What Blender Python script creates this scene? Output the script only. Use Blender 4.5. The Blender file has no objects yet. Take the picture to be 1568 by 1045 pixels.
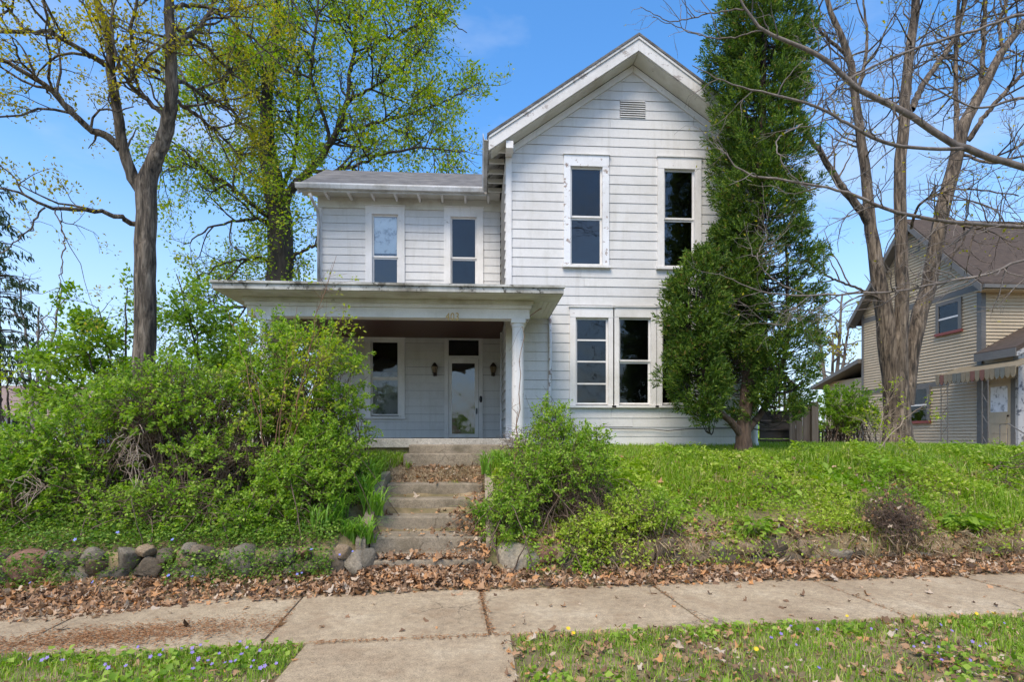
import bpy, bmesh, math, random
import numpy as np
from mathutils import Matrix, Vector

# ------------------------------------------------------------------ camera, sky, sun, exposure
scene = bpy.context.scene
COL = scene.collection
W0, H0, FPX, HOR = 1568.0, 1045.0, 860.0, 670.0     # lens in pixels of the photograph, horizon row
EYE = 1.62
YAW = math.radians(3.4)
cam_data = bpy.data.cameras.new('camera')
cam_data.sensor_width = 36.0
cam_data.lens = 36.0 * FPX / W0
cam_data.shift_y = (HOR - H0 / 2) / W0
cam_data.clip_start = 0.05
cam_data.clip_end = 3000
cam = bpy.data.objects.new('camera', cam_data)
cam.location = (0, 0, EYE)
cam.rotation_euler = (math.pi / 2, 0, -YAW)
COL.objects.link(cam)
scene.camera = cam

SUN_EL, SUN_AZ = 55.0, 208.0        # degrees; azimuth clockwise from +Y (behind and left of the viewer)
world = bpy.data.worlds.new('World')
scene.world = world
world.use_nodes = True
wn, wl = world.node_tree.nodes, world.node_tree.links
wn.clear()
wout = wn.new('ShaderNodeOutputWorld')
wbg = wn.new('ShaderNodeBackground')
wbg.inputs['Strength'].default_value = 0.15
sky = wn.new('ShaderNodeTexSky')
sky.sky_type = 'NISHITA'
sky.sun_disc = False
sky.sun_elevation = math.radians(SUN_EL)
sky.sun_rotation = math.radians(SUN_AZ)
sky.altitude = 200
sky.air_density = 1.0
sky.dust_density = 1.0
sky.ozone_density = 1.6
tc = wn.new('ShaderNodeTexCoord')
mp = wn.new('ShaderNodeMapping')
mp.inputs['Scale'].default_value = (1.0, 1.0, 2.6)
nz = wn.new('ShaderNodeTexNoise')
nz.inputs['Scale'].default_value = 1.7
nz.inputs['Detail'].default_value = 7
nz.inputs['Roughness'].default_value = 0.55
cr = wn.new('ShaderNodeValToRGB')
cr.color_ramp.elements[0].position = 0.50
cr.color_ramp.elements[0].color = (0, 0, 0, 1)
cr.color_ramp.elements[1].position = 0.80
cr.color_ramp.elements[1].color = (0.85, 0.85, 0.85, 1)
mx = wn.new('ShaderNodeMix')
mx.data_type = 'RGBA'
mx.inputs['B'].default_value = (2.5, 2.95, 3.75, 1)
wl.new(tc.outputs['Generated'], mp.inputs['Vector'])
wl.new(mp.outputs['Vector'], nz.inputs['Vector'])
wl.new(nz.outputs['Fac'], cr.inputs['Fac'])
# pale haze low over the horizon, all the way round
sx = wn.new('ShaderNodeSeparateXYZ')
wl.new(tc.outputs['Generated'], sx.inputs['Vector'])
hz = wn.new('ShaderNodeMapRange')
hz.inputs['From Min'].default_value = 0.0
hz.inputs['From Max'].default_value = 0.42
hz.inputs['To Min'].default_value = 0.85
hz.inputs['To Max'].default_value = 0.0
wl.new(sx.outputs['Z'], hz.inputs['Value'])
mxm = wn.new('ShaderNodeMath')
mxm.operation = 'MAXIMUM'
wl.new(cr.outputs['Color'], mxm.inputs[0])
wl.new(hz.outputs['Result'], mxm.inputs[1])
wl.new(mxm.outputs['Value'], mx.inputs['Factor'])
whs = wn.new('ShaderNodeHueSaturation')
whs.inputs['Saturation'].default_value = 1.3
whs.inputs['Value'].default_value = 1.1
wl.new(sky.outputs['Color'], whs.inputs['Color'])
wl.new(whs.outputs['Color'], mx.inputs['A'])
wl.new(mx.outputs['Result'], wbg.inputs['Color'])
wl.new(wbg.outputs['Background'], wout.inputs['Surface'])

sun_data = bpy.data.lights.new('sun', 'SUN')
sun_data.energy = 2.0
sun_data.angle = math.radians(28)
sun_data.color = (1.0, 0.90, 0.75)
sun = bpy.data.objects.new('sun', sun_data)
sd = Vector((math.sin(math.radians(SUN_AZ)) * math.cos(math.radians(SUN_EL)),
             math.cos(math.radians(SUN_AZ)) * math.cos(math.radians(SUN_EL)), math.sin(math.radians(SUN_EL))))
sun.rotation_euler = (-sd).to_track_quat('-Z', 'Y').to_euler()
sun.location = (-6, -10, 20)
COL.objects.link(sun)
vs = scene.view_settings
vs.view_transform = 'Standard'
vs.look = 'None'
vs.exposure = 0.97
vs.gamma = 1.0
vs.use_curve_mapping = False
scene.cycles.adaptive_threshold = 0.02
scene.cycles.max_bounces = 6
scene.cycles.diffuse_bounces = 4
scene.cycles.glossy_bounces = 3
scene.cycles.transmission_bounces = 4
scene.cycles.transparent_max_bounces = 8

# ------------------------------------------------------------------ measuring helpers
CS, SN = math.cos(YAW), math.sin(YAW)
def at(px, py, Y):
    """point of the house-aligned plane Y that shows at (px, py) of the photograph"""
    r = (px - W0 / 2) / FPX
    X = Y * (SN + r * CS) / (CS - r * SN)
    yc = X * SN + Y * CS
    return Vector((X, Y, EYE + (HOR - py) / FPX * yc))
def at_x(px, py, X):
    r = (px - W0 / 2) / FPX
    Y = X * (CS - r * SN) / (SN + r * CS)
    yc = X * SN + Y * CS
    return Vector((X, Y, EYE + (HOR - py) / FPX * yc))
def xat(px, Y): return at(px, 0, Y).x
def zat(px, py, Y): return at(px, py, Y).z
def mpp(X, Y): return (X * SN + Y * CS) / FPX      # metres per photograph pixel

PHI = math.radians(3.3)                             # the pavement runs slightly askew to the house
UC, US = math.cos(PHI), math.sin(PHI)
def uv(u, v): return (u * UC - v * US, u * US + v * UC)
def v_of(X, Y): return -X * US + Y * UC
def u_of(X, Y): return X * UC + Y * US

# ------------------------------------------------------------------ object helpers
def empty(name, loc, label=None, cat=None, group=None):
    o = bpy.data.objects.new(name, None)
    o.location = loc
    o.empty_display_size = 0.2
    COL.objects.link(o)
    return tag(o, label, cat, group)
def tag(o, label=None, cat=None, group=None, kind=None):
    if label: o['label'] = label
    if cat: o['category'] = cat
    if group: o['group'] = group
    if kind: o['kind'] = kind
    return o
def link(name, me, parent=None, mat=None):
    o = bpy.data.objects.new(name, me)
    COL.objects.link(o)
    if mat is not None and len(me.materials) == 0: me.materials.append(mat)
    if parent is not None:
        o.parent = parent
        if parent.type == 'EMPTY':
            o.matrix_parent_inverse = Matrix.Translation(-parent.location)
    return o
def npmesh(name, V, tris=None, quads=None, smooth=False):
    """mesh from numpy arrays, fast"""
    me = bpy.data.meshes.new(name)
    V = np.asarray(V, dtype=np.float32).reshape(-1, 3)
    me.vertices.add(len(V)); me.vertices.foreach_set('co', V.ravel())
    idx = []; starts = []; pos = 0
    for F, k in ((tris, 3), (quads, 4)):
        if F is None or len(F) == 0: continue
        F = np.asarray(F, dtype=np.int32).reshape(-1, k)
        idx.append(F.ravel()); starts.append(pos + np.arange(len(F), dtype=np.int32) * k); pos += F.size
    idx = np.concatenate(idx); starts = np.concatenate(starts)
    me.loops.add(len(idx)); me.loops.foreach_set('vertex_index', idx)
    me.polygons.add(len(starts)); me.polygons.foreach_set('loop_start', starts)
    if smooth: me.polygons.foreach_set('use_smooth', np.ones(len(starts), dtype=bool))
    me.update(calc_edges=True)
    return me
class MB:
    """collects boxes, prisms and tubes for one mesh"""
    def __init__(s): s.v = []; s.f = []
    def poly(s, vs_, fs):
        b = len(s.v); s.v += [tuple(p) for p in vs_]; s.f += [tuple(b + i for i in f) for f in fs]; return s
    def box(s, x0, x1, y0, y1, z0, z1):
        return s.poly([(x0,y0,z0),(x1,y0,z0),(x1,y1,z0),(x0,y1,z0),(x0,y0,z1),(x1,y0,z1),(x1,y1,z1),(x0,y1,z1)],
                      [(0,3,2,1),(4,5,6,7),(0,1,5,4),(1,2,6,5),(2,3,7,6),(3,0,4,7)])
    def prism(s, prof, ax, a0, a1):
        """closed profile (list of 2-tuples) swept along axis ax; profile coords are the other two axes in order"""
        n = len(prof); P = []
        for a in (a0, a1):
            for p, q in prof:
                P.append((a, p, q) if ax == 0 else (p, a, q) if ax == 1 else (p, q, a))
        return s.poly(P, [tuple(range(n - 1, -1, -1)), tuple(range(n, 2 * n))] + [(i, (i + 1) % n, n + (i + 1) % n, n + i) for i in range(n)])
    def tube(s, pts, r, n=6, cap=True):
        pts = [Vector(p) for p in pts]; m = len(pts)
        rr = r if isinstance(r, (list, tuple)) else [r] * m
        P = []; ref = None
        for i in range(m):
            t = (pts[min(i + 1, m - 1)] - pts[max(i - 1, 0)]).normalized()
            if ref is None: ref = Vector((0, 0, 1)) if abs(t.z) < 0.9 else Vector((0, 1, 0))
            u = t.cross(ref).normalized(); w = t.cross(u); ref = -w if False else ref
            for k in range(n):
                a = 2 * math.pi * k / n
                P.append(pts[i] + (u * math.cos(a) + w * math.sin(a)) * rr[i])
        F = [(i * n + k, i * n + (k + 1) % n, (i + 1) * n + (k + 1) % n, (i + 1) * n + k) for i in range(m - 1) for k in range(n)]
        if cap: F += [tuple(range(n - 1, -1, -1)), tuple(range((m - 1) * n, m * n))]
        return s.poly(P, F)
    def lathe(s, c, prof, n=16):
        P = []
        for r, z in prof:
            for k in range(n):
                a = 2 * math.pi * k / n
                P.append((c[0] + r * math.cos(a), c[1] + r * math.sin(a), c[2] + z))
        m = len(prof)
        F = [(i * n + k, i * n + (k + 1) % n, (i + 1) * n + (k + 1) % n, (i + 1) * n + k) for i in range(m - 1) for k in range(n)]
        F += [tuple(range(n - 1, -1, -1)), tuple(range((m - 1) * n, m * n))]
        return s.poly(P, F)
    def build(s, name, mat, parent=None, smooth=False, bevel=0.0):
        me = bpy.data.meshes.new(name); me.from_pydata(s.v, [], s.f)
        if bevel:
            bm = bmesh.new(); bm.from_mesh(me)
            bmesh.ops.bevel(bm, geom=bm.edges[:], offset=bevel, segments=2, affect='EDGES', profile=0.6)
            bm.to_mesh(me); bm.free()
        me.update()
        if smooth: me.polygons.foreach_set('use_smooth', [True] * len(me.polygons))
        return link(name, me, parent, mat)
def part(name, mat, parent, x0, x1, y0, y1, z0, z1, bevel=0.0):
    return MB().box(x0, x1, y0, y1, z0, z1).build(name, mat, parent, bevel=bevel)

# ------------------------------------------------------------------ materials
def newmat(name):
    m = bpy.data.materials.new(name); m.use_nodes = True
    n, l = m.node_tree.nodes, m.node_tree.links
    b = n['Principled BSDF']
    return m, n, l, b
def noise(n, l, scale, detail=5, rough=0.6, stretch=None, coord='Object', dist=0.0):
    t = n.new('ShaderNodeTexCoord'); z = n.new('ShaderNodeTexNoise')
    z.inputs['Scale'].default_value = scale; z.inputs['Detail'].default_value = detail
    z.inputs['Roughness'].default_value = rough; z.inputs['Distortion'].default_value = dist
    if stretch:
        m = n.new('ShaderNodeMapping'); m.inputs['Scale'].default_value = stretch
        l.new(t.outputs[coord], m.inputs['Vector']); l.new(m.outputs['Vector'], z.inputs['Vector'])
    else: l.new(t.outputs[coord], z.inputs['Vector'])
    return z
def ramp(n, l, src, stops, interp='LINEAR'):
    r = n.new('ShaderNodeValToRGB'); r.color_ramp.interpolation = interp
    e = r.color_ramp.elements
    while len(e) < len(stops): e.new(0.5)
    for k, (p, c) in enumerate(stops):
        e[k].position = p; e[k].color = (*c, 1) if len(c) == 3 else c
    l.new(src, r.inputs['Fac']); return r
def mixc(n, l, fac, a, b, mode='MIX'):
    m = n.new('ShaderNodeMix'); m.data_type = 'RGBA'; m.blend_type = mode
    for s, v in (('Factor', fac), ('A', a), ('B', b)):
        if hasattr(v, 'is_linked') or hasattr(v, 'links'): l.new(v, m.inputs[s])
        elif s == 'Factor': m.inputs['Factor'].default_value = v
        else: m.inputs[s].default_value = (*v, 1)
    return m.outputs['Result']
def bump(n, l, b, src, strength=0.3, dist=0.01):
    u = n.new('ShaderNodeBump'); u.inputs['Strength'].default_value = strength; u.inputs['Distance'].default_value = dist
    l.new(src, u.inputs['Height']); l.new(u.outputs['Normal'], b.inputs['Normal'])
def grime(name, stops, scale=3.0, detail=6, rough=0.7, stretch=None, bstr=0.2, bscale=None, bdist=0.008, obj_var=0.0, dist=0.0):
    """base colours over a noise ramp, with fine relief"""
    m, n, l, b = newmat(name)
    z = noise(n, l, scale, detail, 0.62, stretch, dist=dist)
    c = ramp(n, l, z.outputs['Fac'], stops).outputs['Color']
    if obj_var:
        o = n.new('ShaderNodeObjectInfo')
        r = ramp(n, l, o.outputs['Random'], [(0, (1 - obj_var,) * 3), (1, (1.0,) * 3)])
        c = mixc(n, l, 1.0, c, r.outputs['Color'], 'MULTIPLY')
    l.new(c, b.inputs['Base Color'])
    b.inputs['Roughness'].default_value = rough
    z2 = noise(n, l, bscale or scale * 6, 4, 0.6, stretch)
    if bstr: bump(n, l, b, z2.outputs['Fac'], bstr, bdist)
    return m
def paint(name, base, dirt, peel=None, dirt_amt=(0.45, 0.8), peel_at=0.66, rough=0.55, streak=True, wood_stretch=None):
    """weathered paint: broad dirt, vertical streaks, chips down to grey wood"""
    m, n, l, b = newmat(name)
    z = noise(n, l, 1.3, 6, 0.65)
    f = ramp(n, l, z.outputs['Fac'], [(dirt_amt[0], (0,) * 3), (dirt_amt[1], (1,) * 3)]).outputs['Color']
    c = mixc(n, l, f, base, dirt)
    if streak:
        zs = noise(n, l, 1.0, 5, 0.6, (9.0, 9.0, 0.9))
        fs = ramp(n, l, zs.outputs['Fac'], [(0.52, (0,) * 3), (0.78, (0.55,) * 3)]).outputs['Color']
        c = mixc(n, l, fs, c, dirt)
    zf = noise(n, l, 40, 4, 0.6)
    ff = ramp(n, l, zf.outputs['Fac'], [(0.35, (0.93,) * 3), (0.65, (1.0,) * 3)]).outputs['Color']
    c = mixc(n, l, 1.0, c, ff, 'MULTIPLY')
    o = n.new('ShaderNodeObjectInfo')
    ro = ramp(n, l, o.outputs['Random'], [(0, (0.93, 0.93, 0.94)), (1, (1.0,) * 3)]).outputs['Color']
    c = mixc(n, l, 1.0, c, ro, 'MULTIPLY')
    if peel:
        zp = noise(n, l, 5.5, 9, 0.72, wood_stretch)
        fp = ramp(n, l, zp.outputs['Fac'], [(peel_at, (0,) * 3), (peel_at + 0.025, (1,) * 3)]).outputs['Color']
        c = mixc(n, l, fp, c, peel)
        bump(n, l, b, fp, -0.4, 0.004)
    else: bump(n, l, b, zf.outputs['Fac'], 0.08, 0.004)
    l.new(c, b.inputs['Base Color']); b.inputs['Roughness'].default_value = rough
    return m
def leafmat(name, stops, trans=0.35, rough=0.5, patch=None):
    m, n, l, b = newmat(name)
    g = n.new('ShaderNodeNewGeometry')
    r = ramp(n, l, g.outputs['Random Per Island'], stops)
    rc = r.outputs['Color']
    if patch:
        zp = noise(n, l, 0.9, 5, 0.6)
        fp = ramp(n, l, zp.outputs['Fac'], [(0.42, (0,) * 3), (0.62, (0.75,) * 3)]).outputs['Color']
        rc = mixc(n, l, fp, rc, patch)
    l.new(rc, b.inputs['Base Color'])
    b.inputs['Roughness'].default_value = rough
    b.inputs['Specular IOR Level'].default_value = 0.3
    t = n.new('ShaderNodeBsdfTranslucent')
    hs = n.new('ShaderNodeHueSaturation'); hs.inputs['Value'].default_value = 1.35; hs.inputs['Saturation'].default_value = 1.1
    l.new(rc, hs.inputs['Color']); l.new(hs.outputs['Color'], t.inputs['Color'])
    ms = n.new('ShaderNodeMixShader'); ms.inputs['Fac'].default_value = trans
    l.new(b.outputs['BSDF'], ms.inputs[1]); l.new(t.outputs['BSDF'], ms.inputs[2])
    l.new(ms.outputs['Shader'], n['Material Output'].inputs['Surface'])
    return m
def plain(name, col, rough=0.6, metal=0.0):
    m, n, l, b = newmat(name)
    b.inputs['Base Color'].default_value = (*col, 1); b.inputs['Roughness'].default_value = rough; b.inputs['Metallic'].default_value = metal
    z = noise(n, l, 12, 4); c = ramp(n, l, z.outputs['Fac'], [(0.3, tuple(x * 0.75 for x in col)), (0.7, col)])
    l.new(c.outputs['Color'], b.inputs['Base Color'])
    return m
def glassmat(name, tint=0.75, wav=0.02, refl=0.16):
    m, n, l, b = newmat(name)
    n.remove(b)
    t = n.new('ShaderNodeBsdfTransparent'); t.inputs['Color'].default_value = (tint, tint * 1.01, tint, 1)
    g = n.new('ShaderNodeBsdfGlossy'); g.inputs['Roughness'].default_value = 0.03
    g.inputs['Color'].default_value = (0.93, 0.96, 1.0, 1)
    z = noise(n, l, 1.6, 2, 0.5)
    u = n.new('ShaderNodeBump'); u.inputs['Strength'].default_value = 0.5; u.inputs['Distance'].default_value = wav
    l.new(z.outputs['Fac'], u.inputs['Height']); l.new(u.outputs['Normal'], g.inputs['Normal'])
    fr = n.new('ShaderNodeFresnel'); fr.inputs['IOR'].default_value = 1.55
    ad = n.new('ShaderNodeMath'); ad.operation = 'ADD'; ad.inputs[1].default_value = refl; ad.use_clamp = True
    l.new(fr.outputs['Fac'], ad.inputs[0])
    ms = n.new('ShaderNodeMixShader'); l.new(ad.outputs['Value'], ms.inputs['Fac'])
    l.new(t.outputs['BSDF'], ms.inputs[1]); l.new(g.outputs['BSDF'], ms.inputs[2])
    l.new(ms.outputs['Shader'], n['Material Output'].inputs['Surface'])
    return m
def barkmat(name, stops, sc=14, strength=1.0):
    m, n, l, b = newmat(name)
    z = noise(n, l, sc, 6, 0.65, (1, 1, 0.16), dist=0.6)
    z2 = noise(n, l, 1.4, 4)
    c = ramp(n, l, z.outputs['Fac'], stops).outputs['Color']
    c2 = ramp(n, l, z2.outputs['Fac'], [(0.35, (0.75,) * 3), (0.65, (1.15,) * 3)]).outputs['Color']
    l.new(mixc(n, l, 1.0, c, c2, 'MULTIPLY'), b.inputs['Base Color'])
    b.inputs['Roughness'].default_value = 0.9
    bump(n, l, b, z.outputs['Fac'], strength, 0.06)
    return m

M = {}
M['siding'] = paint('siding_paint', (0.67, 0.65, 0.615), (0.49, 0.46, 0.40), dirt_amt=(0.5, 0.95))
M['trim'] = paint('trim_paint', (0.80, 0.77, 0.73), (0.58, 0.55, 0.49), (0.30, 0.25, 0.21), peel_at=0.665)
M['peeling'] = paint('peeling_paint', (0.80, 0.80, 0.80), (0.60, 0.58, 0.55), (0.30, 0.23, 0.19), peel_at=0.565)
M['column'] = paint('column_paint', (0.80, 0.77, 0.73), (0.58, 0.55, 0.49), (0.40, 0.37, 0.33), peel_at=0.615)
M['rake'] = paint('rake_paint', (0.70, 0.68, 0.645), (0.48, 0.455, 0.41), (0.36, 0.32, 0.29), peel_at=0.575, wood_stretch=(0.7, 1, 1.2))
M['gutter'] = paint('gutter_paint', (0.68, 0.675, 0.66), (0.30, 0.28, 0.235), dirt_amt=(0.42, 0.72))
M['fascia'] = paint('mildewed_fascia', (0.60, 0.585, 0.53), (0.17, 0.15, 0.105), (0.08, 0.07, 0.05), dirt_amt=(0.38, 0.66), peel_at=0.55)
M['soffit'] = paint('soffit_paint', (0.66, 0.64, 0.56), (0.34, 0.29, 0.20), (0.16, 0.12, 0.08), dirt_amt=(0.5, 0.8), peel_at=0.66, streak=False)
M['shingle'] = grime('grey_shingle', [(0.3, (0.075, 0.07, 0.065)), (0.55, (0.15, 0.14, 0.13)), (0.75, (0.23, 0.21, 0.185))], 3.0, 8, 0.95, (1, 1, 3), 0.6, 30, 0.01)
M['shingle_brown'] = grime('brown_shingle', [(0.3, (0.042, 0.029, 0.02)), (0.6, (0.078, 0.054, 0.038)), (0.8, (0.12, 0.085, 0.06))], 4.0, 8, 0.95, (1, 1, 5), 0.5, 30, 0.01)
M['inside_dark'] = plain('dark_interior', (0.018, 0.017, 0.016), 0.9)  # near-black colour stands in for the darkness of rooms and gaps
M['brick'] = grime('old_red_brick', [(0.3, (0.16, 0.06, 0.04)), (0.7, (0.30, 0.13, 0.09))], 9, 5, 0.9)
M['ceiling'] = grime('brown_porch_ceiling', [(0.3, (0.06, 0.021, 0.010)), (0.7, (0.12, 0.046, 0.021))], 3.0, 6, 0.45, (0.6, 14, 1), 0.3)
M['concrete'] = None
M['glass'] = glassmat('window_glass', 0.7, 0.035, -0.012)
M['clear'] = glassmat('clear_glass', 0.97, 0.02, 0.01)
M['screen'] = glassmat('screened_glass', 0.40, 0.03, 0.02)
M['storm'] = glassmat('storm_door_glass', 0.5, 0.03, 0.04)
M['pale_mottle'] = grime('mottled_pale_sheet', [(0.36, (0.28, 0.28, 0.29)), (0.48, (0.78, 0.78, 0.78)), (0.7, (0.88, 0.88, 0.88))], 5.0, 7, 0.9, (1, 1, 1), 0.3, 20)  # mottled pale tone, paints in reflections behind the white house's panes
M['blind'] = grime('grey_blind', [(0.3, (0.10, 0.10, 0.10)), (0.7, (0.19, 0.19, 0.19))], 3.0, 5, 0.9)
M['black_metal'] = plain('black_metal', (0.02, 0.02, 0.02), 0.4)
M['bronze'] = plain('dark_bronze', (0.055, 0.035, 0.022), 0.35, 0.7)
M['gold'] = plain('worn_brass', (0.52, 0.33, 0.10), 0.4, 0.5)
M['amber'] = plain('amber_glass', (0.25, 0.18, 0.10), 0.15)
M['wire'] = plain('black_wire', (0.03, 0.03, 0.03), 0.6)
M['old_wood'] = grime('weathered_wood', [(0.25, (0.07, 0.05, 0.035)), (0.5, (0.15, 0.11, 0.08)), (0.8, (0.26, 0.21, 0.16))], 5, 6, 0.9, (1, 1, 0.12), 0.5, 30, 0.006, 0.3)
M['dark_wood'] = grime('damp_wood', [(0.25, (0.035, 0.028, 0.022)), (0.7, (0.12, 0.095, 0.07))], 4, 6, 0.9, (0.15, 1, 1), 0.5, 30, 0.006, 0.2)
M['bark'] = barkmat('grey_brown_bark', [(0.36, (0.022, 0.017, 0.012)), (0.5, (0.13, 0.098, 0.068)), (0.66, (0.31, 0.245, 0.18))], 16, 1.0)
M['bark_warm'] = barkmat('furrowed_warm_bark', [(0.36, (0.025, 0.018, 0.012)), (0.5, (0.13, 0.096, 0.066)), (0.66, (0.29, 0.225, 0.16))], 15, 1.0)
M['bark_dark'] = barkmat('dark_bark', [(0.3, (0.022, 0.018, 0.014)), (0.7, (0.075, 0.06, 0.046))], 8, 0.8)
M['bark_cedar'] = barkmat('cedar_bark', [(0.3, (0.05, 0.03, 0.02)), (0.7, (0.17, 0.11, 0.075))], 16, 1.0)
M['branch_pale'] = barkmat('pale_smooth_bark', [(0.3, (0.10, 0.08, 0.065)), (0.7, (0.27, 0.225, 0.185))], 10, 0.5)
M['twig'] = grime('brown_twig', [(0.3, (0.07, 0.045, 0.03)), (0.7, (0.19, 0.13, 0.09))], 6, 4, 0.9)
M['twig_red'] = grime('orange_brown_stem', [(0.3, (0.13, 0.065, 0.033)), (0.7, (0.30, 0.165, 0.085))], 6, 4, 0.8)
M['twig_pale'] = grime('bleached_twig', [(0.3, (0.24, 0.17, 0.12)), (0.7, (0.48, 0.38, 0.28))], 6, 4, 0.9)
M['leaf_maple'] = leafmat('yellow_green_new_leaf', [(0, (0.24, 0.24, 0.02)), (0.5, (0.40, 0.36, 0.03)), (1, (0.55, 0.44, 0.05))], 0.5)
M['leaf_big'] = leafmat('spring_green_leaf', [(0, (0.13, 0.22, 0.015)), (0.5, (0.23, 0.35, 0.025)), (0.8, (0.34, 0.42, 0.035)), (1, (0.45, 0.41, 0.04))], 0.5)
M['leaf_light'] = leafmat('light_green_leaf', [(0, (0.14, 0.25, 0.022)), (0.6, (0.24, 0.38, 0.04)), (1, (0.36, 0.48, 0.08))], 0.48)
M['leaf_shrub'] = leafmat('shrub_leaf', [(0, (0.12, 0.23, 0.02)), (0.5, (0.25, 0.40, 0.04)), (1, (0.44, 0.56, 0.10))], 0.48)
M['leaf_lime'] = leafmat('lime_leaf', [(0, (0.26, 0.36, 0.02)), (0.6, (0.40, 0.48, 0.03)), (1, (0.54, 0.56, 0.07))], 0.48)
M['leaf_cedar'] = leafmat('cedar_spray', [(0, (0.03, 0.072, 0.011)), (0.6, (0.095, 0.17, 0.022)), (0.94, (0.22, 0.31, 0.042)), (1, (0.28, 0.17, 0.06))], 0.36, 0.6)
M['leaf_cover'] = leafmat('ground_cover_leaf', [(0, (0.22, 0.33, 0.025)), (0.5, (0.38, 0.50, 0.05)), (0.88, (0.55, 0.62, 0.12)), (1, (0.58, 0.47, 0.22))], 0.45, patch=(0.22, 0.38, 0.035))
M['leaf_vinca'] = leafmat('dark_creeper_leaf', [(0, (0.07, 0.15, 0.018)), (0.6, (0.16, 0.28, 0.035)), (1, (0.32, 0.42, 0.07))], 0.35)
M['blade'] = leafmat('grass_blade', [(0, (0.14, 0.26, 0.02)), (0.6, (0.26, 0.41, 0.035)), (0.85, (0.40, 0.51, 0.07)), (1, (0.58, 0.49, 0.24))], 0.42)
M['strap'] = leafmat('strap_leaf', [(0, (0.13, 0.27, 0.03)), (1, (0.28, 0.47, 0.07))], 0.42)
M['dry'] = leafmat('dry_straw', [(0, (0.22, 0.14, 0.075)), (0.6, (0.38, 0.27, 0.16)), (1, (0.55, 0.43, 0.28))], 0.2, 0.8)
M['litter'] = leafmat('fallen_leaf', [(0, (0.08, 0.048, 0.03)), (0.3, (0.24, 0.14, 0.078)), (0.6, (0.42, 0.25, 0.135)), (0.76, (0.52, 0.25, 0.095)), (0.9, (0.50, 0.37, 0.25)), (1, (0.52, 0.43, 0.33))], 0.18, 0.75)
M['needle'] = leafmat('rusty_debris', [(0, (0.22, 0.10, 0.04)), (1, (0.42, 0.22, 0.10))], 0.1, 0.8)
M['conifer'] = leafmat('far_conifer', [(0, (0.03, 0.06, 0.022)), (1, (0.08, 0.13, 0.05))], 0.25)
M['violet'] = leafmat('violet_petal', [(0, (0.20, 0.14, 0.42)), (1, (0.36, 0.27, 0.62))], 0.2)
M['blue_petal'] = leafmat('blue_petal', [(0, (0.16, 0.18, 0.58)), (1, (0.33, 0.35, 0.75))], 0.2)
M['yellow_petal'] = leafmat('yellow_petal', [(0, (0.75, 0.50, 0.01)), (1, (0.85, 0.62, 0.02))], 0.2)
M['white_petal'] = leafmat('white_petal', [(0, (0.7, 0.7, 0.66)), (1, (0.8, 0.8, 0.78))], 0.2)
M['nb_siding'] = paint('tan_siding', (0.53, 0.415, 0.265), (0.41, 0.32, 0.20), dirt_amt=(0.45, 0.9))
M['nb_grey'] = paint('slate_trim', (0.15, 0.138, 0.12), (0.105, 0.096, 0.085), (0.42, 0.42, 0.42), peel_at=0.68)
M['nb_white'] = paint('peeling_white_post', (0.45, 0.44, 0.42), (0.3, 0.29, 0.27), (0.10, 0.10, 0.11), peel_at=0.54)
M['nb_red'] = plain('red_sill', (0.25, 0.06, 0.045))
M['awn_cream'] = plain('cream_awning', (0.26, 0.205, 0.125))
M['awn_red'] = plain('faded_red_awning', (0.21, 0.085, 0.055))
M['awn_grey'] = plain('grey_awning', (0.17, 0.165, 0.13))
M['far_white'] = plain('far_white_wall', (0.62, 0.62, 0.62))
M['far_roof'] = plain('far_brown_roof', (0.28, 0.19, 0.14))

def concrete(name, a, b_, c_, stain, st=(0.58, 0.75), crack=True):
    m, n, l, b = newmat(name)
    z = noise(n, l, 1.1, 8, 0.65)
    c = ramp(n, l, z.outputs['Fac'], [(0.3, a), (0.55, b_), (0.75, c_)]).outputs['Color']
    zf = noise(n, l, 95, 3, 0.7)
    f = ramp(n, l, zf.outputs['Fac'], [(0.30, (0.50,) * 3), (0.5, (1.0,) * 3), (0.7, (1.35,) * 3)]).outputs['Color']
    c = mixc(n, l, 1.0, c, f, 'MULTIPLY')
    zm = noise(n, l, 14, 7, 0.75)
    c = mixc(n, l, 1.0, c, ramp(n, l, zm.outputs['Fac'], [(0.36, (0.72,) * 3), (0.6, (1.08,) * 3)]).outputs['Color'], 'MULTIPLY')
    zs = noise(n, l, 2.6, 9, 0.7)
    fs = ramp(n, l, zs.outputs['Fac'], [(st[0], (0,) * 3), (st[1], (0.75,) * 3)]).outputs['Color']
    c = mixc(n, l, fs, c, stain)
    if crack:
        t = n.new('ShaderNodeTexCoord'); zd = noise(n, l, 3.0, 6, 0.7)
        ad = n.new('ShaderNodeVectorMath'); ad.operation = 'MULTIPLY_ADD'; ad.inputs[1].default_value = (0.35,) * 3
        l.new(zd.outputs['Color'], ad.inputs[0]); l.new(t.outputs['Object'], ad.inputs[2])
        vo = n.new('ShaderNodeTexVoronoi'); vo.feature = 'DISTANCE_TO_EDGE'; vo.inputs['Scale'].default_value = 0.55
        l.new(ad.outputs['Vector'], vo.inputs['Vector'])
        fc = ramp(n, l, vo.outputs['Distance'], [(0.0, (1,) * 3), (0.006, (0,) * 3)]).outputs['Color']
        zk = noise(n, l, 0.7, 3, 0.5)
        mk = ramp(n, l, zk.outputs['Fac'], [(0.50, (0,) * 3), (0.56, (0.85,) * 3)]).outputs['Color']
        c = mixc(n, l, mixc(n, l, 1.0, fc, mk, 'MULTIPLY'), c, (0.09, 0.065, 0.04))
    l.new(c, b.inputs['Base Color']); b.inputs['Roughness'].default_value = 0.92
    bump(n, l, b, zf.outputs['Fac'], 0.35, 0.004)
    return m
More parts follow.
